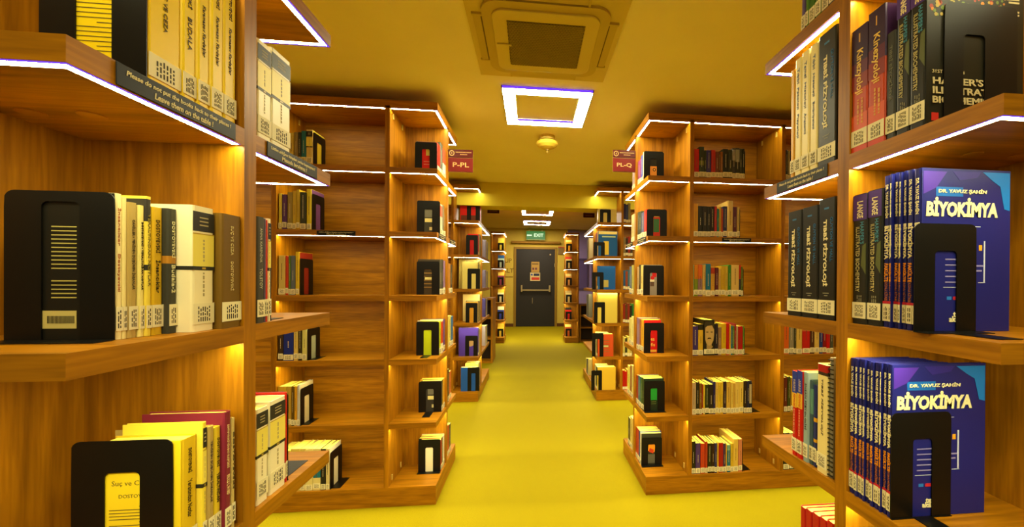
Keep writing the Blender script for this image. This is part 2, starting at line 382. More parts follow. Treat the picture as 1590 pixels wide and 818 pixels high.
# ---------------------------------------------------------------- books
def hsv(h):
    import colorsys
    return colorsys.rgb_to_hsv(*[int(h[i:i+2], 16)/255 for i in (0, 2, 4)])
def cname(h):
    a, s, v = hsv(h); a *= 360
    if v < .24: return 'black'
    if s < .22: return 'grey' if v < .7 else 'white'
    if v < .30: return 'dark' if s < .5 else ('dark green' if 70 < a < 170 else 'dark blue' if 190 < a < 270 else 'dark brown')
    if a < 14 or a > 345: return 'red' if s > .6 else 'maroon'
    if a < 30: return 'orange' if v > .65 and s > .7 else 'brown'
    if a < 46: return ('cream' if s < .62 else 'amber') if v > .72 else 'tan' if s < .7 else 'brown'
    if a < 66: return ('cream' if s < .45 else 'yellow') if v > .7 else 'olive'
    if a < 165: return 'green'
    if a < 205: return 'teal'
    if a < 252: return 'blue'
    if a < 300: return 'purple'
    return 'plum'
ORD = ['first', 'second', 'third', 'fourth', 'fifth', 'sixth', 'seventh', 'eighth', 'ninth', 'tenth', 'eleventh', 'twelfth', 'thirteenth', 'fourteenth', 'fifteenth', 'sixteenth', 'seventeenth', 'eighteenth', 'nineteenth', 'twentieth', 'twenty-first', 'twenty-second']
ROWN = {5: 'top row', 4: 'second row', 3: 'third row', 2: 'fourth row', 1: 'fifth row', 0: 'bottom row'}
CASEN = {'LF': 'Dostoyevski bookcase', 'RF': 'textbook bookcase', 'LM': 'P-PL bookcase', 'RM': 'PL-Q bookcase', 'L3': 'girder bookcase behind P-PL', 'R3': 'girder bookcase behind PL-Q', 'L4': 'last P-PL side bookcase', 'R4': 'last PL-Q side bookcase'}
def book_mesh(t, h, d, col, bands, simple=False, pg=PAGE):
    """C-shaped cover of boards and rounded spine, colour bands across it; spine faces -y"""
    c = min(.0014, t*.2); r = min(.004, t*.3)
    outer = [(0, d), (0, r), (r*.3, r*.3), (r, 0), (t-r, 0), (t-r*.3, r*.3), (t, r), (t, d)]
    inner = [(c, d), (c, c+r*.6), (c+r*.3, c+r*.2), (r+c*.5, c), (t-r-c*.5, c), (t-c-r*.3, c+r*.2), (t-c, c+r*.6), (t-c, d)]
    zs = [0, h]; mats = [mat(col, .38)]
    bd = []
    for z0, z1, cl in bands:
        zs += [z0*h, z1*h]; mats.append(mat(cl, .38)); bd.append((z0*h, z1*h, len(mats)-1))
    zs = sorted(set(round(z, 5) for z in zs))
    bm = B()
    O = [[bm.verts.new((x, y, z)) for x, y in outer] for z in zs]
    I0 = [bm.verts.new((x, y, 0)) for x, y in inner]; I1 = [bm.verts.new((x, y, h)) for x, y in inner]
    n = len(outer)
    for k in range(len(zs)-1):
        zm = (zs[k]+zs[k+1])/2; mi = 0
        for z0, z1, q in bd:
            if z0 < zm < z1: mi = q
        for i in range(n-1):
            f = bm.faces.new((O[k][i], O[k][i+1], O[k+1][i+1], O[k+1][i])); f.material_index = mi
    for i in range(n-1):
        bm.faces.new((I0[i], I1[i], I1[i+1], I0[i+1]))
        bm.faces.new((O[0][i], I0[i], I0[i+1], O[0][i+1])); bm.faces.new((O[-1][i], O[-1][i+1], I1[i+1], I1[i]))
    for i in (0, n-1):
        vs = [O[k][i] for k in range(len(zs))]
        bm.faces.new(vs+[I1[i], I0[i]])
    pbm = bm if simple else B()
    mi = 0
    if simple: mats.append(pg); mi = len(mats)-1
    box(pbm, (c+.0002, c+.002, .001), (t-c-.0002, d-.003, h-.0025), mi)
    return bm, mats, (None if simple else pbm)
def spine_fr(t, z, off=0.0, y=-.0004):            # baseline reads downwards
    return frame((t/2+off, y, z), (0, 0, -1), (1, 0, 0))
def marks(bm, x0, x1, z0, z1, y, n, mi=0, rnd=random):
    """rows of tiny printed words running down the spine"""
    st = (x1-x0)/n
    for k in range(n):
        z = z0
        while z < z1-.002:
            l = rnd.uniform(.003, .009); box(bm, (x0+st*(k+.3), y-.0002, z), (x0+st*(k+.7), y+.0001, min(z+l, z1)), mi); z += l+.0022
def near_frame(s, t, u, v, d):
    """frame on the board that faces the viewer; u from spine to fore edge, v up"""
    if s > 0: return frame((t+.0005, u, v), (0, 1, 0), (0, 0, 1))
    return frame((-.0005, u, v), (0, -1, 0), (0, 0, 1))
def slab(name, s, t, u0, u1, v0, v1, m, root, th=.0006, lift=0):
    bm = B()
    x = (t+lift, t+lift+th) if s > 0 else (-lift-th, -lift)
    box(bm, (x[0], u0, v0), (x[1], u1, v1)); return obj(name, bm, m, root)
def line_marks(name, s, t, rows, m, root, lift=.0007):
    bm = B()
    x = (t+lift, t+lift+.0003) if s > 0 else (-lift-.0003, -lift)
    for u0, u1, v, hh in rows: box(bm, (x[0], u0, v), (x[1], u1, v+hh))
    return obj(name, bm, m, root)
SBLUE = mat('4a78b8', .5); CREAMT = mat('efe0a8', .5)
def blob(name, s, t, pts, m, root, lift=.0008):
    bm = B(); fn = (lambda x, y, z: (t+lift+z, x, y)) if s > 0 else (lambda x, y, z: (-lift-z, x, y))
    prism(bm, pts, .0003, fn); return obj(name, bm, m, root)
def spine_styles(st, root, t, h, d):
    hero = t > .004
    if st == 'cl':     # cream classics: black title block at the head, thin black band with gold dot
        bm = B(); box(bm, (.0006, -.0005, .80*h), (t-.0006, -.0001, .955*h), 0); box(bm, (-.0003, -.0005, .49*h), (t+.0003, -.0001, .52*h), 0)
        box(bm, (-.0004, .0, .49*h), (-.0001, d-.01, .52*h), 0)
        obj('black_band', bm, mat('2a2820', .5), root)
        bm = B(); box(bm, (.0006, -.0005, .775*h), (t-.0006, -.0001, .785*h)); box(bm, (t*.42, -.0007, .497*h), (t*.58, -.0005, .513*h)); obj('gold_line', bm, mat('b89a2c', .4), root)
        bm = B()
        for k in range(3): box(bm, (t*.3, -.0007, h*(.845+.03*k)), (t*.7, -.0005, h*(.855+.03*k)))
        for k in range(1): marks(bm, t*.42, t*.58, h*.28, h*.47, -.0003, 1); marks(bm, t*.42, t*.58, h*.56, h*.74, -.0003, 1)
        obj('title_lettering', bm, mat('a89a6a', .6), root)
        # upper half of the jacket is a warmer yellow than the lower half
        bm = B(); box(bm, (.0008, -.0003, .52*h), (t-.0008, -.0001, .775*h)); obj('yellow_panel', bm, mat('ead95c', .45), root)
    elif st == 'biyo':
        w_ = mat('f0e4b0', .5)
        text('DR. YAVUZ ŞAHİN', t*.55, w_, root, spine_fr(t, h*.83), 'author_lettering', fit=(h*.22, t*.62), bold=.0002)
        text('BİYOKİMYA', t*.8, w_, root, spine_fr(t, h*.56), 'title_lettering', fit=(h*.22, t*.85), bold=.0004)
        text('FAKÜLTE', t*.7, mat('e8901c', .5), root, spine_fr(t, h*.36), 'series_lettering', fit=(h*.12, t*.75), bold=.0003)
        text('KONU KİTABI', t*.5, mat('b86820', .5), root, spine_fr(t, h*.235), 'subtitle_lettering', fit=(h*.12, t*.55))
        bm = B(); box(bm, (.0002, -.0005, .155*h), (t-.0002, -.0001, .172*h)); obj('red_band', bm, mat('c02030', .5), root)
    elif st == 'harper':
        bm = B(); box(bm, (.0004, -.0004, .80*h), (t-.0004, -.0001, .995*h)); obj('purple_panel', bm, mat('4a2c80', .45), root)
        text('LANGE', t*.6, CREAMT, root, spine_fr(t, h*.88), 'publisher_lettering', fit=(h*.13, t*.42), bold=.0004)
        text("HARPER'S", t*.45, mat('4a90a8', .5), root, spine_fr(t, h*.70, t*.15), 'title_lettering', fit=(h*.17, t*.25))
        text('ILLUSTRATED BIOCHEMISTRY', t*.45, mat('c8b878', .5), root, spine_fr(t, h*.50, -t*.15), 'title_lettering', fit=(h*.50, t*.26))
        bm = B(); marks(bm, t*.3, t*.7, h*.17, h*.22, -.0003, 3); obj('author_lettering', bm, mat('8a8468', .6), root)
        bm = B(); prism(bm, [(t*.6, h*.45), (t*.95, h*.38), (t*.95, h*.62), (t*.7, h*.6)], .0003, lambda x, y, z: (x, -.0001-z, y)); obj('flower_motif', bm, mat('5a6030', .5), root)
    elif st == 'kin':
        for z0, z1, c in ((.72, 1, '33183a'), (.62, .72, '5c2038'), (.50, .62, '86281c'), (.12, .30, 'd0501a'), (0, .12, 'c83c14')):
            bm = B(); box(bm, (.0003, -.0003, z0*h), (t-.0003, -.0001, z1*h)); obj('colour_band', bm, mat(c, .4), root)
        text('Kinezyoloji', t*.62, mat('e8c050', .5), root, spine_fr(t, h*.64), 'title_lettering', fit=(h*.36, t*.5), bold=.0003)
        bm = B(); marks(bm, t*.3, t*.8, h*.22, h*.42, -.0005, 2); box(bm, (t*.45, -.0005, h*.88), (t*.52, -.0003, h*.95)); obj('author_lettering', bm, mat('d8a048', .6), root)
    elif st == 'guyton':
        text('TIBBİ FİZYOLOJİ', t*.5, CREAMT, root, spine_fr(t, h*.55, -t*.10), 'title_lettering', fit=(h*.55, t*.30), bold=.0008)
        text('GUYTON VE HALL', t*.3, mat('2c6ca0', .5), root, spine_fr(t, h*.66, t*.27), 'author_lettering', fit=(h*.36, t*.14))
        bm = B(); box(bm, (t*.35, -.0005, h*.91), (t*.62, -.0003, h*.925)); obj('publisher_mark', bm, mat('2c6ca0', .5), root)
        bm = B(); box(bm, (t*.3, -.0005, h*.215), (t*.65, -.0003, h*.222)); box(bm, (t*.38, -.0005, h*.195), (t*.58, -.0003, h*.202)); obj('edition_lettering', bm, mat('8a8468', .5), root)
    elif st == 'netter':
        bm = B(); box(bm, (.0003, -.0003, .74*h), (t-.0003, -.0001, h)); obj('blue_panel', bm, mat('283c98', .45), root)
        bm = B(); box(bm, (.0003, -.0003, .57*h), (t-.0003, -.0001, .74*h)); obj('yellow_panel', bm, mat('e0b030', .45), root)
        bm = B(); marks(bm, t*.3, t*.7, h*.76, h*.90, -.0005, 2); marks(bm, t*.35, t*.6, h*.25, h*.55, -.0005, 1); obj('title_lettering', bm, mat('e8c890', .6), root)
        text('FİZYOLOJİ', t*.6, mat('c02018', .5), root, spine_fr(t, h*.655), 'title_lettering', fit=(h*.15, t*.5))
    elif st == 'spiral':
        bm = B(); n = 26
        for k in range(n):
            z = h*(k+.5)/n
            box(bm, (-.0005, -.003, z-.0012), (t+.0005, .0, z+.0012)); box(bm, (-.001, -.003, z-.0012), (.0005, .006, z+.0012))
        obj('wire_binding', bm, mat('3a382c', .4, .5), root)
    elif st == 'portrait':
        yy = -.0004
        def pl(name, pts, m, l=0): 
            bm = B(); prism(bm, [(t*a, h*b) for a, b in pts], .0003, lambda x, y, z: (x, yy-l-z, y)); return obj(name, bm, m, root)
        pl('portrait_face', [(.10, .62), (.12, .45), (.22, .34), (.45, .27), (.70, .30), (.88, .42), (.95, .58), (.95, .78), (.75, .86), (.3, .86), (.12, .78)], mat('c0a060', .5))
        pl('portrait_hair', [(.04, .72), (.12, .78), (.3, .83), (.75, .84), (.93, .72), (.98, .86), (.7, .955), (.2, .955), (.03, .88)], mat('3a3420', .5), .0004)
        pl('portrait_moustache', [(.28, .455), (.40, .50), (.62, .50), (.72, .455), (.60, .47), (.42, .465)], mat('2a2414', .5), .0004)
        for a in (.20, .62): pl('portrait_eye', [(a, .645), (a+.2, .645), (a+.2, .67), (a, .67)], mat('2a2414', .5), .0004)
        pl('portrait_collar', [(.25, .20), (.5, .14), (.85, .24), (.7, .3), (.45, .27), (.25, .34)], mat('a88c54', .5))
ARTS = {}
def cover_art(kind, s, t, h, d, root, cov):
    M = mat(cov, .4)
    slab('front_cover', s, t, .001, d, .0005, h-.0005, M, root, .0006)
    L = .0007
    if kind == 'biyo':
        w_ = mat('f0e8b0', .45)
        f = lambda a, b: near_frame(s, t+.0012, d*a, h*b, d)
        slab('blue_name_bar', s, t, d*.16, d*.46, h*.83, h*.887, mat('1a68c0', .4), root, .0003, L)
        text('DR. YAVUZ ŞAHİN', .012, w_, root, f(.45, .86), 'author_lettering', fit=(d*.54, h*.034), bold=.0003, shear=.1)
        text('BİYOKİMYA', .03, w_, root, f(.44, .745), 'title_lettering', fit=(d*.80, h*.12), bold=.0014, shear=.08)
        blob('blue_shape', s, t, [(d*.68, h*.985), (d*.99, h*.985), (d*.99, h*.75), (d*.93, h*.76), (d*.88, h*.90), (d*.80, h*.93)], mat('1478d0', .4), root)
        blob('violet_shape', s, t, [(d*.02, h*.98), (d*.02, h*.84), (d*.16, h*.88), (d*.28, h*.98)], mat('4a2ca0', .4), root)
        blob('violet_shape', s, t, [(d*.34, h*.985), (d*.42, h*.93), (d*.62, h*.95), (d*.66, h*.985)], mat('2c2484', .4), root)
        for q_ in ((d*.38, d*.66, h*.645, .0012), (d*.70, d*.715, h*.30, h*.26), (d*.64, d*.72, h*.30, .001), (d*.25, d*.48, h*.27, .001)): line_marks('cover_rule', s, t, [q_], mat('c8d0e8', .4), root)
        rows = [(d*.27, d*.56, h*(.44-.035*k), .0022) for k in range(5)]+[(d*.60, d*.70, h*.40, .003), (d*.60, d*.68, h*.37, .003)]
        line_marks('subtitle_lettering', s, t, rows, mat('8a84b8', .4), root)
        line_marks('logo_row', s, t, [(d*.29, d*.34, h*.195, .006)], mat('2a78c8'), root)
        line_marks('logo_row', s, t, [(d*.36, d*.42, h*.195, .006)], mat('c02830'), root)
        line_marks('yellow_tag', s, t, [(d*.645, d*.68, h*.50, .010)], mat('e8a820'), root)
        text('tıp', .014, w_, root, f(.40, .105), 'publisher_lettering', bold=.0004)
        text('akademi', .014, w_, root, f(.44, .075), 'publisher_lettering', bold=.0004)
    elif kind == 'harper':
        w_ = mat('b8a878', .45); f = lambda a, b: near_frame(s, t+.0012, d*a, h*b, d)
        rnd = random.Random(5); bms = [B(), B(), B(), B()]
        for k in range(170):
            u = rnd.uniform(.04, .8); v = rnd.uniform(.70, .98)-.12*u*rnd.random()
            if v > .985: continue
            r_ = rnd.uniform(.0015, .0045); bb = bms[k % 4]; x = t+L+.0001*(k % 4)
            n = 6
            vs = [bb.verts.new((x, d*u+r_*math.cos(a*math.pi*2/n), h*v+r_*math.sin(a*math.pi*2/n))) for a in range(n)]
            bb.faces.new(vs)
        for bb, c in zip(bms, ('8a2c18', 'b06a20', '5a6a24', '9a8438')): obj('painted_flowers', bb, mat(c, .5), root)['kind'] = 'stuff'
        text('31ST EDITION', .006, w_, root, f(.22, .345), 'edition_lettering', fit=(d*.32, .006))
        for ln, v in (("HARPER'S", .285), ('ILLUSTRATED', .225), ('BIOCHEMISTRY', .165)):
            text(ln, .018, w_, root, near_frame(s, t+.0012, d*.06, h*v, d), 'title_lettering', fit=(len(ln)*d*.064, .0125), bold=.0005, ax='LEFT')
        slab('red_logo', s, t, d*.06, d*.13, h*.035, h*.085, mat('b02418'), root, .0003, L)
        for k, v in enumerate((.93, .84, .76)): line_marks('author_lettering', s, t, [(d*.82, d*.95, h*v, .003), (d*.84, d*.95, h*(v-.02), .003)], w_, root)
    elif kind in ('text', 'title'):
        ink = mat('6a5a20', .6)
        if kind == 'title':
            text('Suç ve Ceza', .011, ink, root, near_frame(s, t+.0012, d*.60, h*.67, d), 'title_lettering')
            text('DOSTOYEVSKİ', .008, ink, root, near_frame(s, t+.0012, d*.52, h*.565, d), 'author_lettering')
            v0 = .48
        else: v0 = .80
        line_marks('blurb_lettering', s, t, [(d*.2, d*(.85 if k % 5 else .5), h*(v0-.025*k), .0011) for k in range(int((v0-.12)/.025))], ink, root)
    elif kind == 'backtext':
        line_marks('blurb_lettering', s, t, [(d*.40, d*.66, h*(.76-.028*k), .0016) for k in range(18) if k not in (11, 12)], mat('a89c50', .6), root)
        slab('barcode_sticker', s, t, d*.40, d*.76, h*.08, h*.20, mat('b8a860', .6), root, .0003, L)
        line_marks('barcode', s, t, [(d*(.42+.013*k), d*(.426+.013*k), h*.115, h*.05) for k in range(22)], mat('3a3420'), root, .0012)
    elif kind == 'owl':
        slab('orange_panel', s, t, d*.30, d*.72, h*.02, h*.52, mat('c07a24'), root, .0003, L)
        blob('round_eye', s, t, [(d*.52+.011*math.cos(a), h*.40+.011*math.sin(a)) for a in [i*math.pi/6 for i in range(12)]], mat('2a2418'), root, .0012)
        blob('orange_pupil', s, t, [(d*.52+.006*math.cos(a), h*.40+.006*math.sin(a)) for a in [i*math.pi/6 for i in range(12)]], mat('c88a2c'), root, .0016)
        line_marks('dark_strokes', s, t, [(d*(.34+.07*k), d*(.37+.07*k), h*.05, h*.14) for k in range(5)], mat('2a2418'), root, .0011)
    elif kind == 'green':
        slab('green_panel', s, t, d*.34, d*.62, h*.18, h*.66, mat('3a6a3c'), root, .0003, L)
        line_marks('title_lettering', s, t, [(d*.36, d*.62, h*.72, .006)], mat('e0c060'), root)
    elif kind == 'redspot':
        slab('red_panel', s, t, d*.48, d*.70, h*.60, h*.86, mat('b81818'), root, .0003, L)
        blob('red_circle', s, t, [(d*.5+.013*math.cos(a), h*.58+.013*math.sin(a)) for a in [i*math.pi/6 for i in range(12)]], mat('c02020'), root, .0012)
        slab('white_shape', s, t, d*.36, d*.6, h*.45, h*.52, mat('d8d0a8'), root, .0003, L)
        slab('brown_shape', s, t, d*.38, d*.58, h*.30, h*.44, mat('5a4438'), root, .0003, L)
    elif kind == 'script':
        line_marks('black_stroke', s, t, [(d*.36, d*.42, h*.62, h*.14), (d*.42, d*.5, h*.70, .003)], mat('1a1008'), root)
        text('es', .03, mat('e8c050'), root, near_frame(s, t+.0012, d*.52, h*.42, d), 'title_lettering')
        text('flu', .03, mat('e8c050'), root, near_frame(s, t+.0012, d*.54, h*.25, d), 'title_lettering')
        slab('yellow_foot', s, t, d*.3, d*.75, h*.03, h*.10, mat('d8a030'), root, .0003, L)
    elif kind == 'greenbox':
        slab('green_panel', s, t, d*.34, d*.66, h*.34, h*.78, mat('1c8a2c'), root, .0003, L)
        line_marks('green_lettering', s, t, [(d*.38, d*.62, h*.28, .002), (d*.38, d*.62, h*.22, .002)], mat('7a8a3c'), root)
    elif kind == 'flower':
        blob('orange_petals', s, t, [(d*.34, h*.45), (d*.66, h*.40), (d*.7, h*.62), (d*.5, h*.72), (d*.36, h*.64)], mat('d88818'), root)
        blob('red_petals', s, t, [(d*.38, h*.42), (d*.6, h*.36), (d*.62, h*.48), (d*.42, h*.54)], mat('b83818'), root, .0012)
        slab('grey_ground', s, t, d*.30, d*.7, h*.06, h*.34, mat('5a5a48'), root, .0003, L)
    elif kind == 'yellowblk':
        slab('yellow_block', s, t, d*.30, d*.58, h*.52, h*.85, mat('c8b850'), root, .0003, L)
        line_marks('pale_lettering', s, t, [(d*.3, d*.7, h*.2, .004), (d*.3, d*.7, h*.3, .004)], mat('d08060'), root)
    elif kind == 'stickers':
        slab('cream_sticker', s, t, d*.30, d*.68, h*.40, h*.52, mat('d8cc80'), root, .0003, L)
        slab('grey_panel', s, t, d*.30, d*.68, h*.56, h*.80, mat('6a6858'), root, .0003, L)
        slab('small_sticker', s, t, d*.36, d*.48, h*.14, h*.24, mat('c8bc80'), root, .0003, L)
    elif kind == 'stripes':
        line_marks('stripes', s, t, [(d*.25, d*.75, h*(.70-.10*k), .006) for k in range(6)], mat('8a6a34'), root)
        slab('cream_sticker', s, t, d*.30, d*.68, h*.42, h*.52, mat('d8cc80'), root, .0003, L)
    elif kind == 'natgeo':
        slab('pale_header', s, t, d*.02, d*.98, h*.88, h*.99, mat('e0c870'), root, .0003, L)
        slab('yellow_panel', s, t, d*.28, d*.55, h*.05, h*.6, mat('e8c840'), root, .0003, L)
        line_marks('title_lettering', s, t, [(d*.2, d*.9, h*.76, .012)], mat('c8d890'), root)
    elif kind == 'sky':
        slab('pale_hill', s, t, d*.3, d*.6, h*.1, h*.4, mat('b8a858'), root, .0003, L)
    elif kind == 'disc':
        blob('tan_disc', s, t, [(d*.40+.05*math.cos(a), h*.5+.05*math.sin(a)) for a in [i*math.pi/10 for i in range(20)]], mat('a88858'), root)
    elif kind == 'toppics':
        for k, c in enumerate(('c03020', 'a8a070', 'b86030', 'c8b060')):
            slab('picture', s, t, d*(.04+.24*k), d*(.24+.24*k), h*.78, h*.97, mat(c), root, .0003, L)
        slab('dark_picture', s, t, d*.05, d*.95, h*.04, h*.28, mat('6a3420'), root, .0003, L)
BOOKN = 0
def make_book(s, bay, side, t, h, d, col, o, pos3, detail, lab, label, group, near):
    """detail 2: foreground, 1: middle distance, 0: far"""
    bands = o.get('b', []); pg = PAGE
    bm, mats, pbm = book_mesh(t, h, d, col, bands, simple=(detail == 0), pg=pg)
    root = obj('book', bm, mats, None)
    if pbm is not None: obj('page_block', pbm, pg, root)
    root.location = pos3
    if bay == 'e': root.rotation_euler = (0, 0, math.pi/2 if s < 0 else -math.pi/2)
    tag(root, label, 'book', group)
    rnd = random.Random(int(pos3[0]*9999)+int(pos3[1]*7777)+int(pos3[2]*333))
    lh = .034 if detail == 2 else .030
    lz = o.get('lab', rnd.choice((.004, .006, .010)) if detail < 2 else .012)
    if o.get('lab'): lz = .012
    st = o.get('style')
    # call-number sticker
    if st not in ('spiral',) and t > .0035 and (near or detail):
        bm = B(); m = .0003 if t < .02 else .0006
        box(bm, (m, -.0010, lz), (t-m, -.0004, lz+lh), 0)
        if detail: marks(bm, t*.2, t*.8, lz+.004, lz+lh-.005, -.0011, max(2, min(6, int(t/.004))), 1, rnd)
        obj('call_number_label', bm, [STICK, INK], root)
    if st: spine_styles(st, root, t, h, d)
    ti = o.get('t')
    if ti and detail == 2:
        m = mat(o.get('tc', '3a3020'), .55); ps = ti.split('|')
        lo, hi = .30 if h > .1 else .2, .93
        tot = sum(len(p)+2 for p in ps); z = hi
        for p in ps:
            ln = (hi-lo)*(len(p)+2)/tot
            text(p, t*.5, m, root, spine_fr(t, h*(z-ln/2)), 'title_lettering', fit=(h*ln*.82, min(t*.40, .0075)), shear=.2 if o.get('ital') else 0)
            z -= ln
    elif not st and detail == 1 and t > .006:
        hv = hsv(col)[2]; m = mat('c8b890' if hv < .62 else '5a4828', .6); bm = B()
        a = rnd.uniform(.30, .4); b_ = rnd.uniform(.6, .92)
        marks(bm, t*.38, t*.62, h*a, h*b_, -.0003, 1, 0, rnd)
        if o.get('logo'): pass
        obj('title_lettering', bm, m, root)
    if 'art' in o and near: cover_art(o['art'], s, t, h, d, root, o.get('cov', col))
    elif 'cov' in o and near: slab('front_cover', s, t, .001, d, .0005, h-.0005, mat(o['cov'], .4), root)
    return root
def bookend(x0, x1, H, y, z, label, win=(.32, .66), wt=.25, tongue=.0, base=0, rot=None, flange=0):
    """pressed-steel bookend: plate with rounded corners and a tall slot, foot on the shelf"""
    w_ = x1-x0; r = .012; r2 = .008
    root = empty('bookend', (x0, y, z)); tag(root, label, 'bookend', 'black steel bookends')
    a, b = win[0]*w_, win[1]*w_; zt = H*(1-wt)
    q5 = [math.pi/10*i for i in range(6)]; z1 = zt-r2
    I = [(a+r2-r2*math.cos(q), z1+r2*math.sin(q)) for q in q5]+[(b-r2+r2*math.sin(q), z1+r2*math.cos(q)) for q in q5]
    O = [(0, z1)]+[(r-r*math.cos(q), H-r+r*math.sin(q)) for q in q5[1:]]+[(w_-r+r*math.sin(q), H-r+r*math.cos(q)) for q in q5[:-1]]+[(w_, z1)]
    cells = [[(0, .0012), (a, .0012), (a, z1), (0, z1)], [(b, .0012), (w_, .0012), (w_, z1), (b, z1)]]
    cells += [[O[k], I[k], I[k+1], O[k+1]] for k in range(11)]
    bm = B(); V = {}
    def gv(p, y):
        k = (round(p[0], 5), round(p[1], 5), y)
        if k not in V: V[k] = bm.verts.new((p[0], y, p[1]))
        return V[k]
    for c in cells:
        for y in (0, -.0014): bm.faces.new([gv(p, y) for p in c])
    loops = [[(0, .0012), (a, .0012), (a, z1)]+I[1:-1]+[(b, z1), (b, .0012), (w_, .0012), (w_, z1)]+O[1:-1][::-1]+[(0, z1)]]
    lp = loops[0]
    for k in range(len(lp)):
        p, q = lp[k], lp[(k+1) % len(lp)]
        bm.faces.new([gv(p, 0), gv(q, 0), gv(q, -.0014), gv(p, -.0014)])
    obj('plate', bm, BLACKM, root)
    bm = B(); box(bm, (0, -.004, 0), (w_, -.0002, .0012))
    if base: box(bm, (-.002, -.03 if base != 2 else -.06, 0), (w_+.002, -.004, .0012))
    if tongue: box(bm, (a+.001, -tongue, .0002), (b-.001, -.004, .0014))
    if flange: box(bm, (.01, -flange, 0), (w_-.01, -.004, .0012))
    obj('foot', bm, BLACK, root)
    if rot is not None: root.rotation_euler = (0, 0, rot)
    return root
